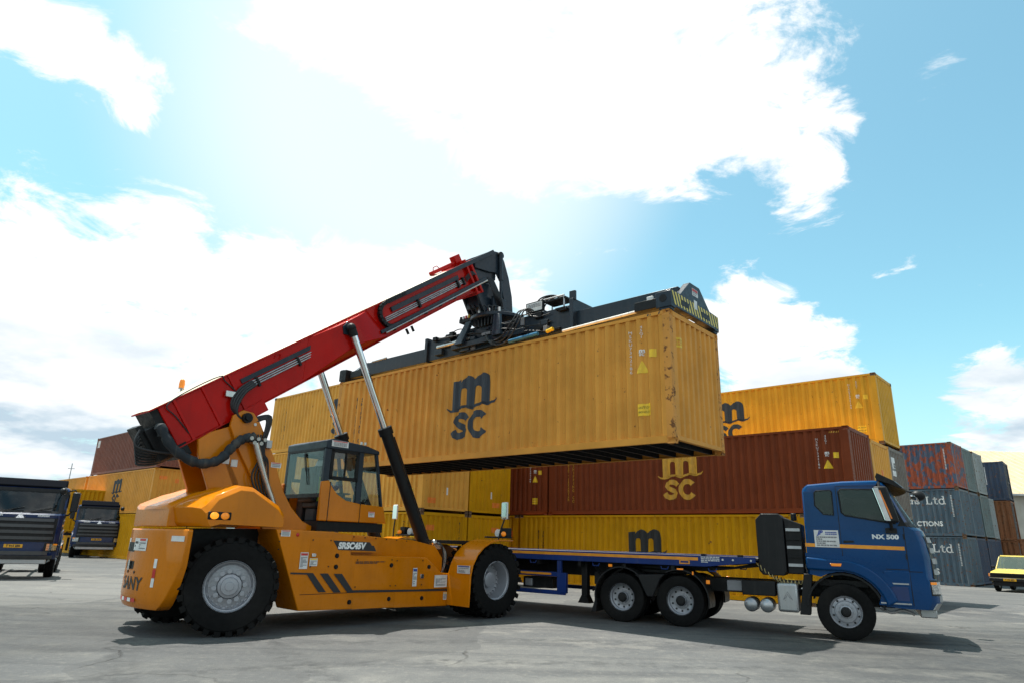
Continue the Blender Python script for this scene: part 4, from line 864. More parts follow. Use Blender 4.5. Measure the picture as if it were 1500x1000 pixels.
    MB().box(3.02, 3.06, -.55, -.30, 2.42, 2.62).build('display', plain('display_glass', (.03, .05, .09), .1), T, .01)
    bt = MB().lathe([(.014, 0), (.014, .008), (0, .010)], ax='y', n=6).mesh('bolt')
    for x0, x1, z0, z1 in ((2.47, 3.45, .68, 1.30), (3.49, 4.31, .68, 1.285), (1.40, 1.90, 1.08, 1.67)):
        for x in (x0+.05, x1-.05):
            for z in (z0+.05, z1-.05): obj('bolt', bt, M_BLK, T, (x, -1.4165, z), (0, 0, math.pi))
    for i in range(9): obj('bolt', bt, M_BLK, T, (.75+.0*i, -1.402, .0+1.72-.14*i) if i < 3 else (2.5+.28*(i-3), -1.2425, 1.70-.012*(i-3)), (0, 0, math.pi))
    for s_ in (2.3, 5.75, 7.9): bbox(MB(), s_, s_+.012, .02, .84, -.403, .403).build('weld_seam', M_RED, bm_)
    for z in (.62,): MB().box(1.30, 5.08, -1.4035, -1.39, .622, .632).build('panel_line', M_BLK, T)
    # ---- loose hoses at the tower
    MB().tube(smoothpath([bp(-.15, .5, -.5), (-1.38, -.52, 3.52), (-1.12, -.62, 3.14), (-.68, -.66, 2.93), (-.30, -.66, 3.02), (-.08, -.66, 3.28), (.10, -.64, 3.46), (.34, -.66, 3.55)], 7), [.088+.010*math.sin(i*1.7)+.006*math.sin(i*2.9) for i in range(50)], 14).build('wrapped_hose', paint('hose_wrap', (.02, .026, .032), .6, .2, bmp=.8), T)
    MB().tube(smoothpath([(.36, -.72, 3.42), (.52, -.72, 3.05), (.70, -.72, 2.65), (.90, -.72, 2.25), (.95, -.72, 1.95)], 6), .06, 12).build('braided_hose', M_PIPE, T)
    for k in range(6): MB().tube(smoothpath([(.30+.05*k, -.64-.02*k, 3.60), (.42+.03*k, -.70, 3.40-.03*k), (.48+.04*k, -.68, 3.1), (.40+.07*k, -.66, 2.75), (.66+.04*k, -.66, 2.3)], 5), .018, 6).build('hose', M_HOSE, T)
    for k in range(5): MB().cyl((.25+.07*k, -.60, 3.52-.08*(k % 2)), (.25+.07*k, -.76, 3.50-.08*(k % 2)), .04, n=8).build('hose_fitting', M_PIPE, T)
    MB().box(.62, .74, -.66, -.58, 3.36, 3.52).build('junction_box', M_STEEL, T, .01); sticker(0, 0, .22, .10, 41, M_STKR, o=(.92, -.585, 3.05))
    MB().box(-.15, -.02, -.52, -.44, 2.98, 3.12).box(.02, .15, -.52, -.44, 2.94, 3.08).build('junction_box', M_STK, T, .01)
    return T
RS = stacker()

# ------------------------------------------------------------------ spreader between boom and box
def spreader():
    ly = -.7258; e1 = Vector((math.cos(ly), math.sin(ly), 0)); e2 = Vector((-e1.y, e1.x, 0))
    c = Vector((3.383, 13.32, 3.72+2.896+.004))-e1*6.096+e2*1.219
    T = thing('container_spreader', 'blue black telescopic spreader locked onto the roof of the hanging container', 'spreader', c, ly)
    mb = MB()
    for sy in (-1, 1): mb.box(-2.5, 3.15, *sorted((sy*.62, sy*.22)), .28, .92)
    mb.box(-2.5, -2.38, -.7, .7, .24, 1.0).box(3.05, 3.17, -.72, .72, .22, 1.06).box(-1.2, 1.6, -.8, .8, .40, .55); fr = mb.build('main_frame', M_NVB, T, .012)
    for s, x0, x1 in ((-1, -5.95, -2.3), (1, 3.0, 6.0)):
        for sy in (-1, 1): MB().box(x0, x1, *sorted((sy*.56, sy*.26)), .30, .74).build('telescopic_beam', M_NVB, T, .01)
        xa, xb = (5.98, 6.15) if s > 0 else (-6.15, -5.98)
        eb = MB().prism([(-1.20, .08), (1.20, .08), (1.20, .44), (.74, .46), (.24, .90), (-.24, .90), (-.74, .46), (-1.20, .44)], xa, xb, 'x').build('end_beam', M_NVB, T, .012)
        if s > 0:
            for k in range(17):
                y = -1.16+.14*k; z0, z1 = .13, .43
                flat_decal('hazard_stripe', eb, ([(y, z1), (y+.07, z1), (min(y+.20, 1.19), z0), (min(y+.13, 1.19), z0)], [(0, 1, 2, 3)]), M_HYEL, (xb+.003, 0, 0), (0, 1, 0), (0, 0, 1))
            for y in (-.55, .48): MB().box(xb-.05, xb+.006, y-.2, y+.2, .20, .33).build('end_opening', M_BLK, eb)
            b = flat_decal('label_sticker', eb, rect2d(.30, .18), M_STK, (xb+.005, -.02, .70), (0, 1, 0), (0, 0, 1)); flat_decal('label_heading', b, rect2d(.26, .06), M_STKR, (xb+.008, -.02, .75), (0, 1, 0), (0, 0, 1)); flat_decal('label_print', b, scribble(.24, .08, 3, 8), M_STKG, (xb+.008, -.02, .67), (0, 1, 0), (0, 0, 1))
            flat_decal('label_sticker', eb, rect2d(.16, .22), M_STK, (xb+.006, -.02, .40), (0, 1, 0), (0, 0, 1))
        for sy in (-1, 1):
            cx = s*5.98; hs = MB().box(cx-.20, cx+.17, *sorted((sy*1.215, sy*.98)), .05, .42).box(cx-.14, cx+.14, *sorted((sy*1.19, sy*1.0)), .0, .06).build('corner_housing', M_NVB if s > 0 else M_BLK, T, .015)
            MB().cyl((cx-.02, sy*1.222, .26), (cx-.02, sy*1.19, .26), .09, n=18).build('housing_port', M_BLK, hs)
            MB().box(cx-.55*s-.25, cx-.55*s+.35, *sorted((sy*1.12, sy*.95)), .12, .34).build('corner_arm', M_BLK, T, .01)
            MB().cyl((cx-.01, sy*1.14, -.02), (cx-.01, sy*1.14, .1), .035, n=10).build('twist_lock', M_STEEL, hs)
    MB().cyl((2.9, -.78, .20), (5.9, -.98, .20), .035, n=12).build('pipe', plain('pale_pipe', (.70, .70, .66), .4), T)
    MB().box(5.45, 5.60, -1.02, -.95, .28, .46).build('lamp', M_STK, T, .01)
    MB().cyl((-1.9, -.70, .62), (-.5, -.70, .66), .055, n=14).build('push_cylinder', M_PIPE, T); MB().cyl((1.15, -.86, .22), (2.15, -.86, .26), .05, n=14).build('push_cylinder', plain('blue_cylinder', (.03, .16, .30), .35), T)
    MB().cyl((-.5, -.82, .22), (1.2, -.82, .24), .03, n=10).build('guide_rod', M_BLK, T); MB().cyl((-2.3, -.30, .96), (-.6, -.34, .99), .03, n=10).build('guide_rod', M_STEEL, T)
    for k in range(5): MB().box(-2.50-.02, -2.36, -.60+.1*k, -.55+.1*k, .55, .9).build('valve', M_BLK, T)
    MB().cyl((-4.6, -.56, .76), (-5.3, -.56, .74), .03).sphere((-4.58, -.56, .76), .05, 10, 6).build('indicator_rod', M_STEEL, T)
    # slewing table
    cx = -.05
    rt = MB().lathe([(.50, 1.16), (.82, 1.17), (.86, 1.20), (.86, 1.28), (.80, 1.31), (.60, 1.31), (.60, 1.40), (.35, 1.42), (.0, 1.42)], (cx, 0, 0), 'z', 40).build('slewing_ring', M_NVB, T)
    bolts_ = MB()
    for i in range(28): a = 2*math.pi*i/28; bolts_.cyl((cx+.74*math.cos(a), .74*math.sin(a), 1.30), (cx+.74*math.cos(a), .74*math.sin(a), 1.335), .022, n=6)
    bolts_.build('ring_bolts', M_BLK, rt)
    for sx in (-1, 1):
        for sy in (-1, 1):
            MB().hexa([(cx+sx*.75-.16, sy*.86-.06, .48), (cx+sx*.75+.16, sy*.86-.06, .48), (cx+sx*.75+.16, sy*.86+.06, .48), (cx+sx*.75-.16, sy*.86+.06, .48), (cx+sx*.55-.11, sy*.66-.06, 1.18), (cx+sx*.55+.11, sy*.66-.06, 1.18), (cx+sx*.55+.11, sy*.66+.06, 1.18), (cx+sx*.55-.11, sy*.66+.06, 1.18)]).build('table_leg', M_NVB, T, .01)
    MB().box(cx-.50, cx+.20, -.34, .34, 1.40, 1.62).box(cx-.52, cx-.42, -.28, .28, 1.55, 2.0).box(cx-.08, cx+.02, -.28, .28, 1.55, 2.0).build('swivel_yoke', M_NVB, rt, .015)
    for k in range(7): MB().cyl((cx-.7+.2*k, -.55+.03*(k % 2), 1.28), (cx-.7+.2*k, -.55, 1.44+.05*(k % 3)), .045, n=10).build('hydraulic_motor' if k % 3 == 0 else 'valve', M_BLK if k % 2 else M_PIPE, rt)
    MB().box(cx-1.05, cx-.45, -.62, -.40, 1.24, 1.36).build('manifold', M_BLK, rt, .01)
    for k in range(5): MB().box(cx-1.0+.11*k, cx-.94+.11*k, -.64, -.60, 1.33, 1.42).build('valve', (M_BLK, M_STEEL, M_REDL, M_YEL, M_BLK)[k], rt)
    MB().box(1.55, 2.15, -.66, -.58, .96, 1.26).box(2.15, 2.85, -.62, -.2, 1.16, 1.22).build('control_box', M_BLK, T, .01); b = flat_decal('label_sticker', T, rect2d(.52, .24), M_STK, (1.85, -.664, 1.11), (1, 0, 0), (0, 0, 1)); flat_decal('label_print', b, scribble(.44, .18, 5, 15), M_STKG, (1.85, -.667, 1.11), (1, 0, 0), (0, 0, 1))
    MB().tube([(2.1, -.6, .9), (2.1, -.6, 1.26), (2.8, -.6, 1.26), (2.8, -.6, .9)], .025).tube([(2.1, -.2, .9), (2.1, -.2, 1.26), (2.8, -.2, 1.26), (2.8, -.2, .9)], .025).build('guard_rail', M_STEEL, T)
    for k in range(3):
        MB().tube(smoothpath([(1.70+.07*k, -.62, 1.0), (1.52+.09*k, -.86, 1.02), (1.34+.10*k, -1.0, .70-.06*k), (1.02+.06*k, -1.02, .36-.10*k), (.62, -.98, .30-.04*k), (.25, -.86, .48+.06*k)], 7), .020, 7).build('hose', M_HOSE, T)
    for k in range(5): MB().tube(smoothpath([(1.5, -.3+.1*k, 1.2), (1.8, -.35+.08*k, 1.45), (2.3, -.4+.08*k, 1.42+.02*k), (2.6, -.4+.06*k, 1.2)], 6), .02, 6).build('hose', M_HOSE, T)
    for k in range(6): MB().tube(smoothpath([(cx-.6+.22*k, -.35, 1.45), (cx-.65+.2*k, -.62, 1.75-.05*k), (cx-.4+.15*k, -.66, 1.35), (cx-.2+.12*k, -.75, .9)], 6), .02, 6).build('hose', M_HOSE, T)
    rc = random.Random(4)
    for k in range(26):
        x = rc.uniform(-2.2, 2.9); w_ = rc.uniform(.08, .35); zz = rc.uniform(.30, .86); MB().box(x, x+w_, -.66-rc.uniform(.0, .10), -.60, zz, zz+rc.uniform(.05, .22)).build(rc.choice(('bracket', 'valve', 'cover_plate')), rc.choice((M_BLK, M_NVB, M_BLK, M_STKG)), T, .006)
    for k in range(12):
        x = rc.uniform(-2.2, 1.4); z0 = rc.uniform(.25, .95); MB().tube(smoothpath([(x, -.68, z0), (x+.4, -.72-rc.uniform(0, .1), z0+rc.uniform(-.12, .12)), (x+.9, -.70, z0+rc.uniform(-.1, .1)), (x+1.3, -.68, z0)], 5), .016, 6).build('hose', M_HOSE, T)
    for x in (-1.9, -1.1, .6, 1.4, 2.5): MB().box(x, x+.5, -.35, .35, .92, 1.02+.12*rc.random()).build('cover_plate', M_BLK, T, .01)
    MB().box(3.02, 3.2, -.68, -.60, 1.02, 1.28).build('lifting_lug', M_NVB, T, .01)
    MB().cyl((2.35, -.74, .30), (2.55, -.74, .34), .05).build('connector', M_YEL, T)
    return T
spreader()
# ------------------------------------------------------------------ people
M_SKIN = plain('skin', (.10, .052, .033), .5); M_VEST = plain('hi_vis_vest', (.42, .55, .02), .7); M_TAPE = plain('reflective_tape', (.7, .72, .72), .35); M_CLOTH = plain('dark_workwear', (.03, .035, .05), .8)
def seated_person(label, loc, yaw, helmet=True):
    """hip at the origin, facing +x, hands forward to the wheel"""
    T = thing('person', label, 'person', loc, yaw)
    J = {'pel': (0, 0, .08), 'sp1': (-.02, 0, .25), 'sp2': (-.02, 0, .42), 'neck': (0, 0, .53), 'hd0': (.015, 0, .60), 'hd1': (.025, 0, .70), 'hd2': (.015, 0, .79)}
    rad = {'pel': .15, 'sp1': .135, 'sp2': .15, 'neck': .058, 'hd0': .075, 'hd1': .095, 'hd2': .075}; E = [('pel', 'sp1'), ('sp1', 'sp2'), ('sp2', 'neck'), ('neck', 'hd0'), ('hd0', 'hd1'), ('hd1', 'hd2')]
    for s, n in ((-1, 'r'), (1, 'l')):
        for k, p, r in (('sh', (0, s*.19, .46), .065), ('el', (.16, s*.24, .24), .045), ('wr', (.38, s*.16, .33), .030), ('pa', (.44, s*.15, .35), .034), ('hip', (.03, s*.10, .06), .10), ('kn', (.44, s*.13, .12), .065), ('an', (.52, s*.13, -.28), .045), ('to', (.66, s*.13, -.32), .04)): J[k+n] = p; rad[k+n] = r
        E += [('sp2', 'sh'+n), ('sh'+n, 'el'+n), ('el'+n, 'wr'+n), ('wr'+n, 'pa'+n), ('pel', 'hip'+n), ('hip'+n, 'kn'+n), ('kn'+n, 'an'+n), ('an'+n, 'to'+n)]
        for f in range(5):
            b = (.47, s*(.115+.018*f), .36) if f < 4 else (.43, s*.11, .36); tp = (.515-.004*abs(f-1.5), s*(.115+.019*f), .335) if f < 4 else (.475, s*.085, .35)
            J['f%d%s' % (f, n)] = b; J['g%d%s' % (f, n)] = tp; rad['f%d%s' % (f, n)] = .010; rad['g%d%s' % (f, n)] = .008; E += [('pa'+n, 'f%d%s' % (f, n)), ('f%d%s' % (f, n), 'g%d%s' % (f, n))]
    ks = list(J); bm = bmesh.new(); lay = bm.verts.layers.skin.verify(); vs = {k: bm.verts.new(J[k]) for k in ks}
    for k in ks: vs[k][lay].radius = (rad[k], rad[k]); vs[k][lay].use_root = k == 'pel'
    for a, b in E: bm.edges.new((vs[a], vs[b]))
    me = bpy.data.meshes.new('body'); bm.to_mesh(me); bm.free(); o = obj('body', me, M_SKIN, T); o.modifiers.new('skin', 'SKIN').use_smooth_shade = True; o.modifiers.new('sub', 'SUBSURF').levels = 1
    MB().lathe([(.10, .53), (.17, .48), (.205, .40), (.19, .25), (.185, .05), (.19, .0)], ax='z', n=24, caps=False).mesh
    v = MB().lathe([(.085, .54), (.15, .50), (.20, .43), (.185, .25), (.185, .05), (.19, .0)], ax='z', n=24, caps=False)
    v.v = [(x*.86, y*1.12, z) for x, y, z in v.v]; vest = v.build('vest', M_VEST, T)
    for s in (-1, 1):
        MB().tube(smoothpath([(-.02, s*.19, .47), (.07, s*.22, .36), (.16, s*.24, .24)], 4), .075, 10).tube([(.16, s*.24, .24), (.28, s*.20, .29), (.36, s*.17, .325)], .055, 10).build('sleeve', M_CLOTH, T); MB().tube(smoothpath([(.14, s*.09, .50), (.175, s*.10, .35), (.17, s*.10, .1)], 4), .022, 6).build('tape', M_TAPE, vest)
        MB().tube([(.0, s*.10, .06), (.25, s*.12, .10), (.45, s*.13, .12), (.48, s*.13, -.05), (.52, s*.13, -.24)], [.13, .11, .09, .075, .065], 12).build('trouser_leg', M_CLOTH, T)
    for s in (-1, 1): MB().sphere((.105, s*.034, .715), .012, 8, 6).build('eye', M_WHITE, T)
    MB().sphere((.125, 0, .685), .02, 8, 6, (1, .8, 1.3)).build('nose', M_SKIN, T); MB().box(.105, .118, -.025, .025, .645, .655).build('mouth', plain('lips', (.09, .03, .03), .5), T)
    if helmet: MB().lathe([(.150, .765), (.125, .775), (.120, .82), (.095, .88), (.05, .91), (0, .92)], (.01, 0, 0), 'z', 24, caps=False).build('helmet', plain('white_helmet', (.75, .75, .73), .3), T)
    else: MB().sphere((.0, 0, .76), .105, 16, 10, (1, .9, .75)).build('hair', M_INK, T)
    return T
ca, sa = math.cos(.825), math.sin(.825)
def rsw(x, y, z): return (-5.78+ca*x-sa*y, 13.2+sa*x+ca*y, z)
seated_person('operator in white helmet and yellow green vest inside the reach stacker cab', rsw(2.30, 0, 2.42), .825, True)

# ------------------------------------------------------------------ tractor units
M_TBLUE = paint('royal_blue_enamel', (.001, .045, .150), .30, .02, coat=1.0, dust=(.06, .12, .2), bmp=.03, spec=.06)
M_TDARK = paint('dark_blue_enamel', (.003, .014, .060), .3, .06, coat=1.0, dust=(.06, .07, .09), bmp=.04, spec=.10)
M_TBLK = paint('black_plastic', (.012, .0125, .0135), .42, .2, dust=(.07, .065, .06), bmp=.06)
M_SILV = paint('silver_tank', (.42, .43, .44), .35, .25, metal=.7, dust=(.25, .23, .2))
M_STRIPE = plain('orange_tape', (.80, .30, .015), .4); M_LENS = plain('clear_lens', (.55, .57, .58), .08, .8, vary=.5, sc=30); M_PLATE = plain('yellow_plate', (.72, .36, .01), .45)
WIN = [(.155, 2.93), (.10, 2.88), (.12, 2.46), (.18, 2.40), (.80, 2.29), (1.07, 2.25), (1.11, 2.32), (.94, 2.84), (.87, 2.92)]
WIN2 = [(-.32, 2.90), (-.36, 2.86), (-.37, 2.60), (-.22, 2.42), (-.03, 2.40), (-.02, 2.88), (-.05, 2.91)]
PROF = [(-.62, 1.22), (-.60, 2.90), (-.57, 2.99), (-.48, 3.05), (.2, 3.11), (.80, 3.12), (.95, 3.08), (1.04, 2.98), (1.46, 2.19), (1.57, 2.12), (1.63, 1.90), (1.67, 1.60), (1.67, 1.24), (1.70, 1.18), (1.70, .78), (1.62, .66), (1.12, .66), (.74, .68)]+arc(0, .55, .74, 10, 122, 9)
FRX = sorted([(z, x) for x, z in PROF[7:16]])
def fx0(z):
    for (a, xa), (b, xb) in zip(FRX, FRX[1:]):
        if a <= z <= b: return xa+(xb-xa)*(z-a)/max(1e-6, b-a)
    return FRX[0][1] if z < FRX[0][0] else FRX[-1][1]
def setb(y): u = max(0., abs(y)-.85)/.4; return .17*u**2.4+.03*(abs(y)/1.25)**2
def fx(y, z): return fx0(z)-setb(y)*min(1, max(0, (fx0(z)-.85)/.5))
def fstrip(zs, y0, y1, off, th, n=14):         # curved strip on the cab front
    mb = MB(); ys = [y0+(y1-y0)*i/n for i in range(n+1)]; m = len(zs); k = (n+1)*m
    A = [(fx(y, z)+off, y, z) for y in ys for z in zs]; B = [(fx(y, z)+off-th, y, z) for y in ys for z in zs]
    q = [(i*m+j, (i+1)*m+j, (i+1)*m+j+1, i*m+j+1) for i in range(n) for j in range(m-1)]
    ed = [(i*m, (i+1)*m) for i in range(n)]+[((i+1)*m+m-1, i*m+m-1) for i in range(n)]+[(j+1, j) for j in range(m-1)]+[(n*m+j, n*m+j+1) for j in range(m-1)]
    return mb.add(A+B, q+[tuple(i+k for i in f[::-1]) for f in q]+[(a, b, b+k, a+k) for a, b in ed])
TT = MB().lathe([(.29, -.12), (.315, -.138), (.41, -.146), (.49, -.142), (.520, -.130), (.531, -.108), (.532, -.072), (.520, -.068), (.520, -.060), (.532, -.056), (.532, -.008), (.520, -.004), (.520, .004), (.532, .008), (.532, .056), (.520, .060), (.520, .068), (.532, .072), (.531, .108), (.520, .130), (.49, .142), (.41, .146), (.315, .138), (.29, .12)], n=72, close=True).mesh('tyre', 40)
def truck_rims():
    f = MB().lathe([(.30, -.135), (.305, -.125), (.285, -.12), (.275, -.10), (.262, -.075), (.215, -.085), (.195, -.11), (.165, -.115), (.125, -.115), (.12, -.15), (.085, -.17), (.0, -.172)], n=40, caps=False); bolts(f, 10, .145, -.11, .014, .03)
    for i in range(10): a = 2*math.pi*(i+.5)/10; f.cyl((.236*math.cos(a), -.07, .236*math.sin(a)), (.236*math.cos(a), -.088, .236*math.sin(a)), .019, n=8)
    f.lathe([(.29, -.12), (.29, .12), (.1, .1)], n=30, caps=False)
    r = MB().lathe([(.30, -.135), (.31, -.125), (.29, -.11), (.285, -.06), (.268, -.05), (.262, .03), (.20, .055), (.165, .05), (.16, .04), (.12, .04), (.115, -.05), (.085, -.075), (.0, -.075)], n=40, caps=False); bolts(r, 10, .143, .045, .013, .035)
    r.lathe([(.27, .06), (.29, .12), (.1, .1)], n=30, caps=False)
    return f.mesh('wheel', 35), r.mesh('wheel', 35)
RIMF, RIMR = truck_rims()
M_HOLE = plain('rim_hole', (.01, .01, .01), .8)
def wheel(T, me, x, y, flip, rim=None):
    w = obj('wheel', me, rim or M_RIM, T, (x, y, .53), (0, 0, math.pi if flip else 0)); obj('tyre', TT, M_RUB, w)
    hb = MB().lathe([(.10, -.12), (.098, -.165), (.07, -.178), (.065, -.20), (0, -.205)] if me is RIMF else [(.112, -.03), (.105, -.07), (.08, -.085), (.075, -.11), (0, -.115)], n=24)
    if not hasattr(wheel, 'c'): wheel.c = {}
    k = me.name
    if k not in wheel.c: wheel.c[k] = hb.mesh('hub_cap')
    obj('hub_cap', wheel.c[k], M_TBLK, w)
    if me is RIMF:
        if 'hf' not in wheel.c:
            q = MB()
            for i in range(10): a = 2*math.pi*(i+.5)/10; q.cyl((.238*math.cos(a), -.07, .238*math.sin(a)), (.238*math.cos(a), -.0895, .238*math.sin(a)), .020, n=10)
            wheel.c['hf'] = q.mesh('hand_hole')
        obj('hand_hole', wheel.c['hf'], M_HOLE, w)['kind'] = 'stuff'
    if me is RIMR:
        if 'h' not in wheel.c:
            q = MB()
            for i in range(10): a = 2*math.pi*(i+.5)/10; q.cyl((.215*math.cos(a), .047, .215*math.sin(a)), (.215*math.cos(a), .03, .215*math.sin(a)), .021, n=10)
            wheel.c['h'] = q.mesh('hand_hole')
        obj('hand_hole', wheel.c['h'], M_HOLE, w)['kind'] = 'stuff'
    return w
def tractor(label, loc, yaw, body, near=True, plate='T 542 EES', badge='NX 500', axles=(-3.31, -4.66), rear=True, name='tractor_truck', grille='chrome', visor=True, group=None):
    T = thing(name, label, 'truck', loc, yaw, group)
    # cab shell
    ys = [-1.25, -1.235, -1.19, -1.10, -.95, -.75, -.4, 0, .4, .75, .95, 1.10, 1.19, 1.235, 1.25]; mb = MB(); n = len(PROF); vs = []
    for y in ys:
        a = abs(y); dz = {1.25: .085, 1.235: .045, 1.19: .018, 1.10: .006}.get(a, 0)
        for i, (x, z) in enumerate(PROF):
            if x > .85: x = x-setb(y)*min(1, (x-.85)/.5)
            if 1 <= i <= 6: z -= dz*(1 if z > 2.95 else .4)
            if i in (0, 1, 2) and a > 1.2: x += .03
            vs.append((x, y, z))
    m = len(ys); mb.add(vs, [(i*n+k, i*n+(k+1) % n, (i+1)*n+(k+1) % n, (i+1)*n+k) for i in range(m-1) for k in range(n) if not (k == 7 and 2 <= i < m-3)])
    for s, st in ((-1, 0), (1, m-1)):            # side walls with their window openings
        bm = bmesh.new(); ed = []
        for lp in ([vs[st*n+k] for k in range(n)], [(x, s*1.25, z) for x, z in WIN], [(x, s*1.25, z) for x, z in WIN2]):
            q = [bm.verts.new(p) for p in lp]; ed += [bm.edges.new((q[i], q[(i+1) % len(q)])) for i in range(len(q))]
        bmesh.ops.triangle_fill(bm, edges=ed, use_beauty=True, use_dissolve=False); bm.verts.index_update()
        mb.add([v.co[:] for v in bm.verts], [tuple(v.index for v in f.verts) for f in bm.faces]); bm.free()
    cab = mb.build('cab', body, T, smooth=28)
    MB().box(-.56, .95, -1.2, 1.2, 1.40, 1.50).box(-.57, -.53, -1.2, 1.2, 1.5, 2.98).box(-.5, .8, -1.15, 1.15, 3.0, 3.03).build('cab_lining', M_DIM, T)
    MB().prism([(1.0, 1.5), (1.0, 2.16), (1.15, 2.24), (1.35, 2.20), (1.40, 1.5)], -1.1, 1.1).build('dashboard', M_DIM, T, .02)
    for yy in (-.55, .55): MB().prism([(-.25, 1.9), (.25, 1.88), (.25, 1.98), (-.12, 2.0), (-.24, 2.68), (-.36, 2.66), (-.32, 1.9)], yy-.24, yy+.24).prism([(-.2, 1.5), (.2, 1.5), (.2, 1.9), (-.2, 1.9)], yy-.18, yy+.18).build('seat', plain('seat_cloth', (.05, .052, .055), .8), T, .03)
    # front
    for z0, z1 in ((2.185, 2.26), (2.90, 2.985)): fstrip([z0, z1], -1.20, 1.20, .012, .02).build('windscreen_surround', M_TBLK, T)
    for s in (-1, 1): fstrip([2.19, 2.5, 2.97], *sorted((s*1.252, s*1.04)), .008, .02, 6).build('windscreen_surround', M_TBLK, T)
    fstrip([2.21, 2.5, 2.96], -1.15, 1.15, .004, .004).build('windscreen', M_GLD, T)
    for y in (-.55, .25): MB().tube([(fx(y, 2.22)+.04, y, 2.22), (fx(y+.3, 2.32)+.045, y+.3, 2.30), (fx(y+.6, 2.36)+.04, y+.6, 2.38)], .012, 6).build('wiper', M_TBLK, T)
    gm = {'chrome': M_SILV, 'dark': plain('grey_plastic', (.045, .047, .05), .4)}[grille]; tm = M_SILV if grille == 'chrome' else gm
    fstrip([1.22, 1.5, 1.8, 2.02], -1.10, 1.10, .012, .02).build('grille', M_TBLK, T)
    for k, z in enumerate((1.30, 1.50, 1.70, 1.90)): fstrip([z, z+.05, z+.10], -1.06+.02*k, 1.06-.02*k, .055, .06).build('grille_slat', gm, T)
    tri = [(-.13, 1.98), (.13, 1.98), (0, 2.20)]; fstrip([1.97, 2.06], -.15, .15, .03, .04, 4).build('badge_base', gm, T)
    MB().add([(fx(y, z)+(.055 if z < 2.1 else .11), y, z) for y, z in tri]+[(fx(y, z)+.0, y, z) for y, z in tri], [(0, 1, 2), (3, 5, 4), (0, 1, 4, 3), (1, 2, 5, 4), (2, 0, 3, 5)]).build('badge', M_LENS, T)
    for s in (-1, 1):
        fl = fstrip([.92, 1.05, 1.20], *sorted((s*1.235, s*.86)), .014, .05, 8).build('head_lamp_housing', M_TBLK, T); fstrip([.95, 1.05, 1.17], *sorted((s*1.225, s*.93)), .022, .02, 8).build('head_lamp', M_LENS, fl)
        fstrip([1.12, 1.165], *sorted((s*1.232, s*1.12)), .026, .02, 4).build('turn_lamp', M_AMB, fl)
        flat_decal('name_letters', T, text2d('HOHAN', .09, .004), M_TAPE, (fx(.62, 2.08)+.012, s*.66, 2.09), (0, 1, 0), (.0, 0, 1))
    fstrip([.80, .88, .92], -1.0, 1.0, .03, .05).build('bumper_trim', tm, T); fstrip([.66, .72, .78], -1.15, 1.15, .02, .06).build('bumper_lip', tm, T)
    pl = fstrip([1.03, 1.14], -.26, .26, .02, .03, 2).build('number_plate', M_PLATE, T); flat_decal('plate_number', pl, text2d(plate, .095, .004), M_INK, (fx(0, 1.08)+.024, 0, 1.085), (0, 1, 0), (0, 0, 1))
    if visor:
        for z0 in (0,):
            mb = MB(); ysv = [-1.2, -.9, -.4, 0, .4, .9, 1.2]; vs = []
            for y in ysv:
                d = .14*(abs(y)/1.2)**2
                vs += [(.86-d*.3, y, 3.18), (1.0-d, y, 3.26), (1.28-d, y, 3.10), (1.42-d, y, 2.96), (1.40-d, y, 2.94), (1.20-d, y, 3.04), (.98-d, y, 3.12)]
            mb.add(vs, [(i*7+k, i*7+(k+1) % 7, (i+1)*7+(k+1) % 7, (i+1)*7+k) for i in range(6) for k in range(7)]+[tuple(range(7)), tuple(range(42, 49))]); mb.build('sun_visor', M_TBLK if grille == 'chrome' else plain('smoked_visor', (.012, .013, .014), .45, spec=.2), T, smooth=40)
            for s in (-1, 1): MB().box(.88, 1.02, s*.7-.03, s*.7+.03, 3.08, 3.2).build('visor_bracket', M_TBLK, T)
    else:
        MB().prism([(-.35, 3.08), (.84, 3.12), (.98, 3.06), (1.0, 3.12), (.72, 3.36), (-.15, 3.42), (-.35, 3.36)], -1.12, 1.12).build('roof_deflector', plain('deflector_black', (.006, .007, .010), .9, spec=.02), T, .05, seg=3); fstrip([2.93, 3.04], -1.18, 1.18, .02, .04).build('windscreen_header', M_TBLK, T)
    # sides
    for s in (-1, 1):
        Y = s*1.25; q = lambda a, b: sorted((s*a, s*b))
        win = WIN; w2 = WIN2
        MB().tube([(x, s*1.25, z) for x, z in win+win[:1]], .016, 6).build('door_window_seal', M_TBLK, T); MB().prism(win, *q(1.246, 1.242)).build('door_window', M_GLD, T)
        MB().tube([(x, s*1.25, z) for x, z in w2+w2[:1]], .014, 6).build('side_window_seal', M_TBLK, T); MB().prism(w2, *q(1.246, 1.242)).build('side_window', M_GLD, T)
        for p in ([(.05, 2.99), (.062, 2.99), (.062, 1.40), (.05, 1.40)], [(1.19, 2.18), (1.204, 2.18), (1.204, .72), (1.19, .72)], [(1.2, 1.352), (1.42, 1.352), (1.42, 1.338), (1.2, 1.338)], [(.06, 3.0), (.06, 2.988), (.95, 2.988), (.95, 3.0)], [(.80, 1.384), (.80, 1.37), (1.2, 1.37), (1.2, 1.384)]):
            MB().prism(p, *q(1.2515, 1.24)).build('door_gap', M_TBLK, T)
        MB().prism([(.90, 2.955), (.95, 2.96), (1.245, 2.20), (1.10, 2.20), (1.15, 2.29), (.975, 2.87)], *q(1.2525, 1.24)).build('screen_pillar', M_TBLK, T)
        MB().prism([(-.63, 1.765), (-.63, 1.835), (1.17, 1.81), (1.17, 1.74)], *q(1.2525, 1.24)).build('side_stripe', M_STRIPE, T)
        MB().prism([(.10, 1.855), (.10, 1.90), (.28, 1.905), (.30, 1.87)], *q(1.262, 1.25)).build('door_handle', M_TBLK, T, .008)
        u = 1 if s < 0 else -1
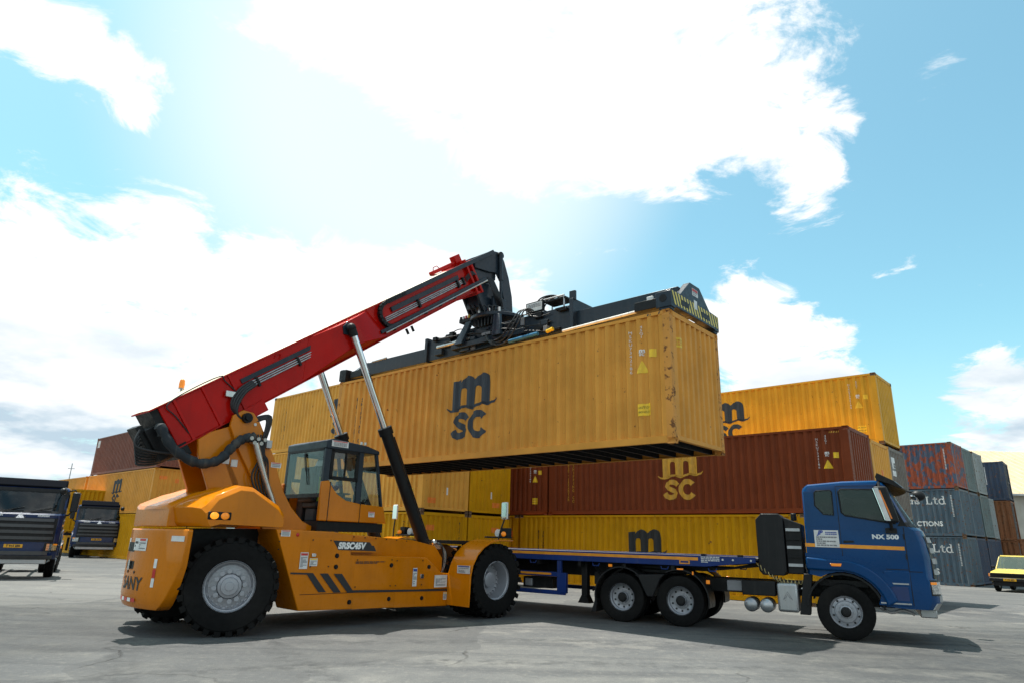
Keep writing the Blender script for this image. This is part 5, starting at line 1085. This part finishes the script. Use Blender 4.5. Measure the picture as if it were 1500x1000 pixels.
        if s < 0: flat_decal('model_badge', T, text2d(badge, .115, .006, 0, 'CENTER', 1, 1.25), M_TAPE, (.86, Y-.004, 1.99), (1, 0, 0), (0, 0, 1))
        # fender flare
        oo = arc(0, .55, .97, 14, 90, 10)+[(-.40, 1.54), (-.645, 1.56)]; ii = arc(0, .55, .76, 10, 90, 10)+[(-.40, 1.31), (-.645, 1.32)]
        MB().prism(oo+ii[::-1], *q(1.315, 1.10)).build('fender_flare', body, T, .035, seg=3, smooth=50)
        o2 = arc(0, .55, 1.05, 30, 90, 8)+[(-.40, 1.62), (-.645, 1.64)]; i2 = arc(0, .55, .97, 30, 90, 8)+[(-.40, 1.545), (-.645, 1.565)]
        MB().prism(o2+i2[::-1], *q(1.285, 1.2)).build('fender_rim', body, T, smooth=50)
        MB().prism([(-.20, 1.45), (.02, 1.45), (-.0, 1.395), (-.17, 1.395)], *q(1.33, 1.26)).build('side_marker', M_AMB, T, .006)
        st = MB().prism([(.76, 1.34), (1.20, 1.34), (1.18, .70), (.60, .70), (.70, 1.0)], *q(1.262, 1.0)).build('step_panel', body, T, .012)
        for z in (1.10, .735): MB().box(.74 if z > 1 else .64, 1.16, *q(1.275, 1.20), z, z+.025).build('step_tread', M_SILV, st)
        MB().box(.78, 1.14, *q(1.266, 1.26), .80, 1.06).build('step_recess_shade', plain('step_shadow_blue', (.008, .03, .12), .5), st)  # raised dark plate; shade of a step recess put into its colour
        MB().prism([(.10, 2.16), (1.13, 2.06), (1.13, 2.045), (.10, 2.145)], *q(1.2535, 1.24)).build('door_crease', body, T); MB().prism([(-.60, 2.21), (.02, 2.17), (.02, 2.155), (-.60, 2.195)], *q(1.2535, 1.24)).build('door_crease', body, T)
        for zz in (1.62, 2.0): MB().box(1.17, 1.20, *q(1.258, 1.24), zz-.05, zz+.05).build('hinge', M_TBLK, T)
        MB().tube([(.0, s*1.262, 1.75), (-.02, s*1.30, 1.8), (-.02, s*1.30, 2.4), (0, s*1.262, 2.45)], .014, 6).build('grab_handle', M_TBLK, T) if False else None
        # mirror
        ar = MB().tube(smoothpath([(.97, s*1.25, 2.14), (.99, s*1.36, 2.16), (.98, s*1.45, 2.30)], 5), .03, 8).box(.88, 1.08, *q(1.30, 1.24), 2.06, 2.16).build('mirror_arm', M_TBLK, T); MB().tube([(.84, s*1.25, 3.0), (.86, s*1.42, 3.04), (.86, s*1.46, 2.94)], .03, 8).build('mirror_bracket', M_TBLK, T)
        hx = lambda x0, x1, y0, y1, z0, z1, k=-.15: MB().hexa([(x0, s*y0, z0), (x1, s*y0, z0), (x1, s*y1, z0), (x0, s*y1, z0), (x0+k, s*y0, z1), (x1+k, s*y0, z1), (x1+k, s*y1, z1), (x0+k, s*y1, z1)])
        hx(.90, 1.14, 1.36, 1.60, 2.26, 2.96).build('mirror_housing', M_TBLK, ar, .04, seg=3)
        hx(.885, .90, 1.38, 1.58, 2.30, 2.92).build('mirror_glass', plain('mirror_glass', (.8, .82, .84), .05, 1.0, vary=.02), ar)
        hx(.905, .985, 1.598, 1.606, 2.29, 2.93).build('mirror_cover', M_STK, ar); hx(.99, 1.02, 1.598, 1.606, 2.33, 2.88).build('mirror_reflector', M_ORANGE, ar)
        wheel(T, RIMF, 0, s*1.10, s > 0)
        MB().box(-.45, .45, *q(.95, .55), 1.0, 1.12).prism(arc(0, .55, .72, 5, 175, 12)+arc(0, .55, .68, 175, 5, 12), *q(1.24, .9)).build('inner_arch', M_TBLK, T)
    MB().box(-.56, 1.05, -1.18, 1.18, 1.30, 2.15).build('cab_floor', M_TBLK, T) if False else None
    fm_ = MB().tube(smoothpath([(1.05, 1.10, 3.04), (1.35, 1.12, 3.08), (1.62, 1.10, 3.02)], 4), .022, 8).build('front_mirror_arm', M_TBLK, T)
    MB().sphere((1.70, 1.08, 2.95), .15, 16, 10, (1, .75, .8)).build('front_mirror', M_TBLK, fm_); MB().sphere((1.66, 1.08, 2.925), .135, 16, 10, (.9, .75, .75)).build('front_mirror_glass', M_CHR, fm_)
    # chassis
    for s in (-1, 1): MB().box(-5.6 if rear else -6.5, 1.3, *sorted((s*.46, s*.38)), .74, 1.02).build('chassis_rail', M_TBLK, T)
    MB().cyl((0, -1.0, .53), (0, 1.0, .53), .07).box(-.2, .9, -.36, .36, .60, 1.25).build('engine', M_TBLK, T); MB().box(1.30, 1.58, -1.0, 1.0, .50, .66).build('front_underrun', M_SILV, T, .02)
    for s in (-1, 1): MB().tube(smoothpath([(.62, s*1.0, .64), (.80, s*1.05, .56), (1.0, s*1.05, .62), (1.2, s*1.0, .55)], 4), .03, 8).build('underbody_rod', M_SILV, T)
    if rear:
        for ax in axles:
            for s in (-1, 1):
                wheel(T, RIMR, ax, s*1.10, s > 0); wheel(T, RIMR, ax, s*.78, s < 0)
            MB().cyl((ax, -.9, .53), (ax, .9, .53), .09).sphere((ax, 0, .53), .24).build('rear_axle', M_TBLK, T)
        for s in (-1, 1):
            q = lambda a, b: sorted((s*a, s*b))
            for k, ax in enumerate(axles):
                a0, a1 = (-12, 118) if k == 0 else (48, 200)
                MB().prism(arc(ax, .55, .655, a0, a1, 14)+arc(ax, .55, .625, a1, a0, 14), *q(1.27, .62)).build('mudguard', M_TBLK, T, .006, smooth=50)
            xm = sum(axles)/2; MB().prism([(xm-.36, 1.04), (xm+.36, 1.08), (xm+.26, .98), (xm+.07, .58), (xm-.07, .58), (xm-.26, .98)], *q(1.265, .64)).build('mudguard', M_TBLK, T, .02)
            MB().prism([(axles[1]-.64, .46), (axles[1]-.60, .46), (axles[1]-.62, .18), (axles[1]-.74, .18)], *q(1.25, .64)).build('mud_flap', M_TBLK, T)
            for xx, zz, w_, h_ in ((axles[0]+.04, 1.205, .14, .03), (axles[0]+.32, 1.13, .03, .07)): MB().box(xx-w_/2, xx+w_/2, *q(1.278, 1.268), zz-h_/2, zz+h_/2).build('side_marker', M_AMB, T)
            MB().box(axles[0]+.60, axles[0]+.68, *q(1.285, 1.25), .92, 1.0).build('side_marker', M_AMB, T, .01)
        MB().box(-4.7, -3.3, -.5, .5, 1.06, 1.16).prism([(-4.4, 1.16), (-3.6, 1.16), (-3.7, 1.24), (-4.35, 1.24)], -.48, .48).build('fifth_wheel', M_TBLK, T, .02)
    # tanks and boxes behind the cab
    sb = MB().box(-1.27, -.86, -1.22, -.66, .45, 1.02).build('silver_box', M_SILV, T, .05, seg=3)
    flat_decal('embossed_badge', sb, stroke2d([(-.09, -.07), (0, .09), (.09, -.07), (.03, -.02), (0, .04), (-.03, -.02), (-.09, -.07)], .015), M_STKG, (-1.065, -1.2225, .76), (1, 0, 0), (0, 0, 1))
    for x in (-1.82, -1.50): MB().lathe([(0, -1.24), (.08, -1.225), (.13, -1.18), (.145, -1.10), (.145, -.7), (.0, -.66)], (x, 0, .55), 'y', 24).build('air_tank', M_SILV, T)
    MB().box(-1.98, -1.30, -1.18, -.62, .74, 1.04).build('battery_box', M_TBLK, T, .02); MB().box(-2.3, -1.95, -1.1, -.6, .80, 1.02).build('valve_case', M_STKG, T, .02)
    MB().prism([(-1.60, 1.25), (-1.52, 1.16), (-1.10, 1.16), (-1.04, 1.25), (-1.04, 2.34), (-1.12, 2.43), (-1.48, 2.43), (-1.60, 2.30)], -1.16, -.30).build('air_cleaner_cover', M_TBLK, T, .015)
    MB().prism([(-1.03, 1.2), (-.70, 1.2), (-.68, 2.22), (-1.03, 2.36)], -1.08, -.2).cyl((-.85, -.7, 2.3), (-.85, -.7, 2.46), .06).build('intake_stack', M_TBLK, T, .02)
    for k in range(5): MB().box(-1.02+.02, -.72, -1.12-.005*k, -1.08, 1.35+.18*k, 1.41+.18*k).build('intake_clip', M_BLK if k % 2 else M_STEEL, T)
    for k in range(6): MB().tube(smoothpath([(-.72+.02*k, -1.0+.03*k, 1.2+.1*k), (-.66, -1.08+.04*k, 1.05), (-.74-.03*k, -1.02, .95-.02*k)], 5), .018, 6).build('hose', M_PIPE if k == 2 else M_HOSE, T)
    MB().prism([(-.86, .42), (-.66, .42), (-.56, 1.22), (-.72, 1.22)], -1.2, -.9).build('mud_flap', M_TBLK, T, .01)
    MB().box(-.5, .95, -1.0, 1.0, 2.02, 2.10).box(-.52, -.2, -.9, .9, 2.1, 2.6).box(1.05, 1.35, -1.1, 1.1, 2.05, 2.22).build('cab_interior', M_DIM, T) if False else None
    return T
TY = -.48; TP = Vector((6.83, 14.0)); te2 = Vector((-math.sin(TY), math.cos(TY)))
tc_ = TP+te2*1.25
TR = tractor('royal blue tractor truck with orange side stripe, hauling the empty flatbed', (tc_.x, tc_.y, 0), TY, M_TBLUE)
pb = flat_decal('owner_placard', TR, rect2d(.46, .34), M_STK, (-.21, -1.256, 1.93), (1, 0, 0), (0, 0, 1))
flat_decal('owner_initials', pb, shift2d(text2d('JP', .11, .006, .3), -.12, .11), M_STKB, (-.21, -1.259, 1.93), (1, 0, 0), (0, 0, 1))
flat_decal('owner_print', pb, shift2d(scribble(.40, .20, 5, 77), 0, -.05), M_STKG, (-.21, -1.259, 1.93), (1, 0, 0), (0, 0, 1))
flat_decal('owner_print', pb, shift2d(scribble(.22, .07, 2, 78), .09, .11), M_STKB, (-.21, -1.259, 1.93), (1, 0, 0), (0, 0, 1))
def back_trucks():
    tractor('dark blue truck standing front on, beside the far left block, yellow plate under its grille', (-17.55, 24.7, 0), -1.02, M_TDARK, plate='T 915 EES', grille='dark', visor=False)
    tractor('small looking dark truck parked behind the bigger blue truck, under the yellow boxes', (-25.9, 43.2, 0), -1.0, M_TDARK, plate='T 728 DXA', grille='dark', visor=False)
back_trucks()

# ------------------------------------------------------------------ flatbed trailer
def trailer():
    yaw = -.60; piv = TP+Vector((math.cos(TY), math.sin(TY)))*(-3.3); e2 = Vector((-math.sin(yaw), math.cos(yaw))); c = piv+e2*1.25
    T = thing('flatbed_trailer', 'blue empty flatbed trailer with orange edge tape behind the blue tractor', 'trailer', (c.x, c.y, 0), yaw)
    M_TRB = paint('trailer_blue', (.010, .035, .17), .4, .25, dust=(.10, .09, .08)); x0, x1 = -10.6, 1.68
    n = 30; w = (x1-x0)/n
    pm = MB().box(-w/2+.004, w/2-.004, -1.16, 1.16, 1.455, 1.485).mesh('deck_plate')
    dm = paint('deck_steel', (.09, .09, .095), .6, .4, rust=.35)
    for i in range(n): obj('deck_plate', pm, dm, T, (x0+(i+.5)*w, 0, 0))
    for s in (-1, 1):
        q = lambda a, b: sorted((s*a, s*b))
        MB().prism([(x0, 1.27), (x0, 1.49), (x1, 1.51), (x1, 1.40), (.6, 1.28)], *q(1.25, 1.17)).build('side_rail', M_TRB, T, .006)
        MB().box(x0+.05, .45, *q(1.256, 1.25), 1.405, 1.470).build('edge_tape', M_STRIPE, T)
        MB().box(.02, .26, *q(1.26, 1.25), 1.32, 1.40).build('marker_frame', M_STRIPE, T); MB().box(.05, .23, *q(1.264, 1.25), 1.345, 1.385).build('marker_slot', M_TRB, T)
        MB().prism([(x0, .92), (x0, 1.26), (.9, 1.26), (1.5, 1.38), (1.5, 1.30), (.4, 1.16), (-1.6, 1.16), (-2.0, .92)], *q(.56, .44)).build('main_beam', M_TBLK, T)
        for k in range(9): MB().box(-9.8+1.2*k, -9.72+1.2*k, *q(1.2, .5), 1.16, 1.27).build('outrigger', M_TBLK, T)
        lg = MB().box(-2.62, -2.46, *q(.98, .82), .45, 1.25).build('landing_leg', M_TBLK, T, .01); MB().prism([(-2.70, .30), (-2.38, .30), (-2.48, .48), (-2.60, .48)], *q(1.02, .78)).build('leg_foot', M_TBLK, lg)
        MB().tube([(-2.3, s*.9, 1.2), (-2.05, s*.9, .85), (-2.35, s*.9, .6)], .03, 6).build('leg_brace', M_TBLK, T)
        # side lockers
        fr = MB().box(-4.55, -2.95, *q(1.22, 1.16), .46, .56).box(-4.55, -3.1, *q(1.22, 1.16), .88, .99).box(-3.18, -3.06, *q(1.23, 1.15), .46, 1.27).box(-3.08, -2.92, *q(1.23, 1.12), .50, .98).box(-4.55, -4.45, *q(1.23, 1.15), .46, 1.27).build('side_guard', M_TRB, T, .01)
        MB().box(-4.5, -3.35, *q(1.226, 1.22), .915, .965).build('edge_tape', M_STRIPE, fr)
        for k, xx in enumerate((-3.9, -2.1, -.35, .75)): flat_decal('rope_hook', T, scribble(.22, .05, 2, 60+k), M_STKB, (xx, s*1.253, 1.20), (1 if s < 0 else -1, 0, 0), (0, 0, 1)) if False else MB().tube([(xx-.09, s*1.2, 1.25), (xx-.07, s*1.22, 1.19), (xx+.07, s*1.22, 1.19), (xx+.09, s*1.2, 1.25)], .014, 6).build('rope_hook', M_TRB, T)
        MB().box(-1.75, -1.66, *q(1.24, 1.22), 1.18, 1.24).build('side_marker', M_AMB, T)
        for ax in (-6.6, -7.9, -9.2):
            wheel(T, RIMR, ax, s*1.10, s > 0); wheel(T, RIMR, ax, s*.78, s < 0)
    for ax in (-6.6, -7.9, -9.2): MB().cyl((ax, -.9, .53), (ax, .9, .53), .075).build('axle', M_TBLK, T)
    MB().box(-4.3, -3.4, -1.05, -.5, .58, .84).build('tool_box', M_TBLK, T, .02); MB().box(-4.2, -4.0, -1.10, -.9, .62, .80).build('lashing_gear', M_STEEL, T, .01)
    flat_decal('lettering', T, scribble(.42, .14, 4, 51), M_STK, (.72, -1.2525, 1.43), (1, 0, 0), (0, 0, 1))
    for x in (1.0, 1.22, 1.6): MB().cyl((x, -1.25, 1.44), (x, -1.265, 1.44), .022, n=10).build('rivet', M_STK, T)
    for x in (.55, 1.35): MB().box(x-.05, x+.05, -1.2, -1.08, 1.505, 1.55).build('twist_lock', M_TBLK, T, .01)
    MB().cyl((-.75, 0, 1.24), (-.75, 0, 1.1), .045).build('king_pin', M_STEEL, T)
    # coiled air lines to the cab
    for k in range(2):
        a = Vector((1.62, -.95+.15*k, 1.40)); b = Vector((2.55, -.75+.1*k, 1.05)); pts = []
        for i in range(150):
            t = i/149; c_ = a.lerp(b, t)+Vector((0, 0, -.16*math.sin(math.pi*t))); an = t*2*math.pi*13
            pts.append(c_+Vector((.0, math.cos(an), math.sin(an)))*.045*(1 if .06 < t < .94 else .3))
        MB().tube(pts, .009, 5).build('coiled_air_line', plain('coil_%d' % k, ((.45, .36, .16), (.10, .10, .10))[k], .4), T)
    return T
trailer()
seated_person('truck driver with pale green reflective vest behind the side window of the blue tractor', tuple(Vector((tc_.x, tc_.y, 0))+Vector((math.cos(TY)*.25-math.sin(TY)*-.55, math.sin(TY)*.25+math.cos(TY)*-.55, 1.95))), TY, False)
# ------------------------------------------------------------------ yellow pick-up on the right
def pickup():
    yaw = -2.42
    T = thing('pickup_car', 'old pale yellow boxy car with orange plate parked beside the blue container stack', 'car', (25.35, 34.0, .06), yaw)
    M_Y = paint('pale_yellow_paint', (.52, .40, .075), .4, .25, coat=.2, dust=(.4, .34, .2))
    hw = .80
    prof = [(-1.05, .42), (-1.05, .92), (.30, .98), (.42, .98), (1.62, .86), (1.70, .80), (1.72, .42), (1.30, .36)]
    ys = [-hw, -hw+.03, -hw+.12, -.4, 0, .4, hw-.12, hw-.03, hw]; vs = []
    for y in ys:
        a = abs(y); dz = .05 if a > hw-.01 else .012 if a > hw-.05 else 0; dx = .10 if a > hw-.01 else .04 if a > hw-.05 else .01 if a > hw-.15 else 0
        for x, z in prof: vs.append((x-(dx if x > 1.5 else 0), y, z-(dz if z > .75 else 0)))
    n = len(prof); m = len(ys); mb = MB().add(vs, [(i*n+k, i*n+(k+1) % n, (i+1)*n+(k+1) % n, (i+1)*n+k) for i in range(m-1) for k in range(n)]+[tuple(range(n)), tuple(range((m-1)*n, m*n))])
    mb.build('body', M_Y, T, smooth=35)
    MB().box(-2.75, -1.06, -hw, -hw+.06, .45, .98).box(-2.75, -1.06, hw-.06, hw, .45, .98).box(-2.75, -2.69, -hw, hw, .45, .98).box(-2.75, -1.06, -hw, hw, .45, .52).build('cargo_bed', M_Y, T, .01)
    # cabin: roof, posts, glass
    MB().prism([(-.95, 1.54), (-.90, 1.59), (-.15, 1.62), (-.05, 1.57), (-.07, 1.53), (-.9, 1.52)], -.66, .66).build('roof', M_Y, T, .02)
    for s in (-1, 1):
        for a, b in (((.38, .96), (-.08, 1.55)), ((-.40, .96), (-.42, 1.55)), ((-1.0, .94), (-.92, 1.55))):
            MB().hexa([(a[0]-.04, s*.80-.02, a[1]), (a[0]+.04, s*.80-.02, a[1]), (a[0]+.04, s*.80+.02, a[1]), (a[0]-.04, s*.80+.02, a[1]), (b[0]-.035, s*.69-.02, b[1]), (b[0]+.035, s*.69-.02, b[1]), (b[0]+.035, s*.69+.02, b[1]), (b[0]-.035, s*.69+.02, b[1])]).build('roof_post', M_Y, T)
        MB().add([(.33, s*.80, .97), (-.36, s*.80, .97), (-.38, s*.69, 1.54), (-.10, s*.69, 1.54)], [(0, 1, 2, 3)]).build('side_window', M_GLD, T)
        MB().add([(-.44, s*.80, .97), (-.96, s*.80, .95), (-.89, s*.69, 1.54), (-.46, s*.69, 1.54)], [(0, 1, 2, 3)]).build('side_window', M_GLD, T)
        hl = MB().box(1.66, 1.715, *sorted((s*.80, s*.55)), .63, .77).build('head_lamp', M_LENS, T, .01); MB().box(1.60, 1.70, *sorted((s*.845, s*.80)), .63, .77).build('turn_lamp', M_AMB, hl)
        MB().box(1.72, 1.79, *sorted((s*.55, s*.38)), .46, .52).build('fog_lamp', M_LENS, T)
        mr = MB().box(.28, .36, *sorted((s*1.0, s*.84)), 1.0, 1.10).build('door_mirror', M_TBLK, T, .015)
        for x in (1.02, -1.75):
            w = obj('wheel', RIMF, M_RIM, T, (x, s*.70, .29), (0, 0, math.pi if s > 0 else 0)); w.scale = (.66, .66, .66); obj('tyre', TT, M_RUB, w)
    MB().add([(.40, -.76, .98), (.40, .76, .98), (-.06, .66, 1.55), (-.06, -.66, 1.55)], [(0, 1, 2, 3)]).build('windscreen', glass('car_glass', (.35, .42, .44), 1.6), T)
    MB().add([(-1.0, -.76, .98), (-1.0, .76, .98), (-.93, .66, 1.53), (-.93, -.66, 1.53)], [(0, 1, 2, 3)]).build('rear_window', M_GLD, T)
    MB().box(-.9, .2, -.7, .7, .5, .8).box(-.55, -.42, -.62, -.1, .8, 1.3).box(-.55, -.42, .1, .62, .8, 1.3).box(.2, .36, -.72, .72, .75, .97).build('cabin_interior', M_DIM, T, .02)
    g = MB().box(1.66, 1.722, -.78, .78, .60, .79).build('grille', M_TBLK, T)
    for k in range(3): MB().box(1.70, 1.73, -.53, .53, .645+.04*k, .66+.04*k).build('grille_slat', M_BLK, g)
    MB().box(1.64, 1.80, -.84, .84, .42, .58).build('bumper', M_TBLK, T, .03); MB().box(1.3, 1.72, -.7, .7, .22, .42).build('air_dam', M_TBLK, T, .02)
    pl = MB().box(1.80, 1.815, -.26, .26, .45, .56).build('number_plate', M_PLATE, T); flat_decal('plate_number', pl, text2d('T 196 BKL', .085, .003), M_INK, (1.818, 0, .505), (0, 1, 0), (0, 0, 1))
    flat_decal('windscreen_sticker', T, rect2d(.18, .16), plain('pale_blue_sticker', (.35, .55, .62), .4), (.12, .52, 1.33), (0, 1, 0), (-.63, 0, .78))
    MB().prism(arc(1.02, .31, .36, 0, 180, 10)+arc(1.02, .31, .33, 180, 0, 10), -.845, -.5).build('wheel_arch', M_TBLK, T)
pickup()

# ------------------------------------------------------------------ warehouse, far house
def warehouse():
    T = thing('warehouse', 'warehouse with beige ribbed metal roof beyond the stacked containers', 'warehouse', (30, 51.5, 0), .03)
    M_RF = paint('beige_roof_sheet', (.50, .40, .25), .5, .2, rust=.04); M_WL = paint('pale_wall', (.40, .40, .37), .8, .35)
    Lx, D, he, hr = 46, 18, 6.3, 10.9
    wl = MB().prism([(0, 0), (D, 0), (D, he), (D/2, hr-.1), (0, he)], 0, Lx, 'x').build('wall', M_WL, T)
    n = 61; w = (Lx+1.0)/n                               # roof sheets with raised ribs
    for side in (0, 1):
        y0, y1 = (-.5, D/2) if side == 0 else (D+.5, D/2)
        z0, z1 = he-.12, hr
        d = Vector((0, y1-y0, z1-z0)); up = Vector((1, 0, 0)).cross(d.normalized()); up = up if up.z > 0 else -up
        mb = MB(); ps = [(0, 0), (.56, 0), (.61, .045), (.70, .045), (w-.012, 0)]
        mb.add([Vector((x, 0, 0))+up*h for x, h in ps]+[Vector((x, 0, 0))+d+up*h for x, h in ps], [(i, i+1, 6+i, 5+i) for i in range(4)]); me = mb.mesh('roof_sheet', 10)
        for i in range(n): obj('roof_sheet', me, M_RF, T, (-.5+i*w, y0, z0))
    for k in range(8):
        x = 2+5.5*k; f = MB().box(x, x+1.6, -.06, .0, 2.6, 4.0).build('louvre_window', M_DIM, T)
        for j in range(7): MB().add([(x+.05, -.10, 2.68+.19*j), (x+1.55, -.10, 2.68+.19*j), (x+1.55, -.02, 2.80+.19*j), (x+.05, -.02, 2.80+.19*j)], [(0, 1, 2, 3)]).build('louvre', M_WL, f)
    MB().prism([(-2.2, 2.1), (0, 2.45), (0, 2.38), (-2.2, 2.03)], 1, 40, 'x').build('canopy', M_RF, T)
    MB().box(-.6, Lx+.6, -.62, -.50, he-.22, he-.08).build('gutter', M_STEEL, T)
warehouse()
def house():
    T = thing('house', 'distant low house with grey pitched roof behind the far left containers', 'house', (-58, 79, 0), -.3)
    MB().box(0, 14, 0, 9, 0, 5.0).build('wall', paint('cream_wall', (.5, .46, .38), .8, .3), T)
    MB().prism([(-.6, 4.9), (9.6, 4.9), (4.5, 6.9)], -.6, 14.6, 'x').build('roof', paint('grey_roof', (.25, .26, .27), .6, .3), T)
    for x in (2, 5.5, 9, 12): MB().box(x, x+1.3, -.06, .02, 2.6, 4.0).build('window', M_DIM, T)
    o = MB().cyl((0, 0, 0), (0, 0, 7.4), .06, .04, 8).box(-.3, .3, -.03, .03, 6.9, 6.96).build('pole', M_STEEL); o.location = (-40.2, 61.2, 0); tag(o, 'thin mast standing behind the far left yellow containers', 'mast')
house()
# ------------------------------------------------------------------ box on a skeletal trailer behind the far truck
def far_load():
    yaw = -1.0; e1 = Vector((math.cos(yaw), math.sin(yaw))); e2 = Vector((-e1.y, e1.x)); o = Vector((-26.6, 43.2))-e1*2.0
    T = thing('skeletal_trailer', 'black skeletal trailer under the yellow box behind the far parked truck', 'trailer', (o.x, o.y, 0), yaw)
    for s in (-1, 1):
        MB().box(-12.3, .2, *sorted((s*.5, s*.36)), 1.05, 1.40).build('main_beam', M_TBLK, T)
        MB().box(-2.7, -2.5, *sorted((s*.9, s*.75)), .25, 1.1).build('landing_leg', M_TBLK, T)
        for ax in (-8.6, -9.9, -11.2): wheel(T, RIMR, ax, s*1.10, s > 0); wheel(T, RIMR, ax, s*.78, s < 0)
    for x in (-12.2, -6, -.1): MB().box(x-.1, x+.1, -1.2, 1.2, 1.25, 1.42).build('bolster', M_TBLK, T)
    P = o+e1*.2-e2*1.219
    container('shipping_container', 'yellow box riding on the trailer behind the far parked truck', (P.x, P.y), yaw, 1.43, FT40, 2.75, P_YEL)
far_load()
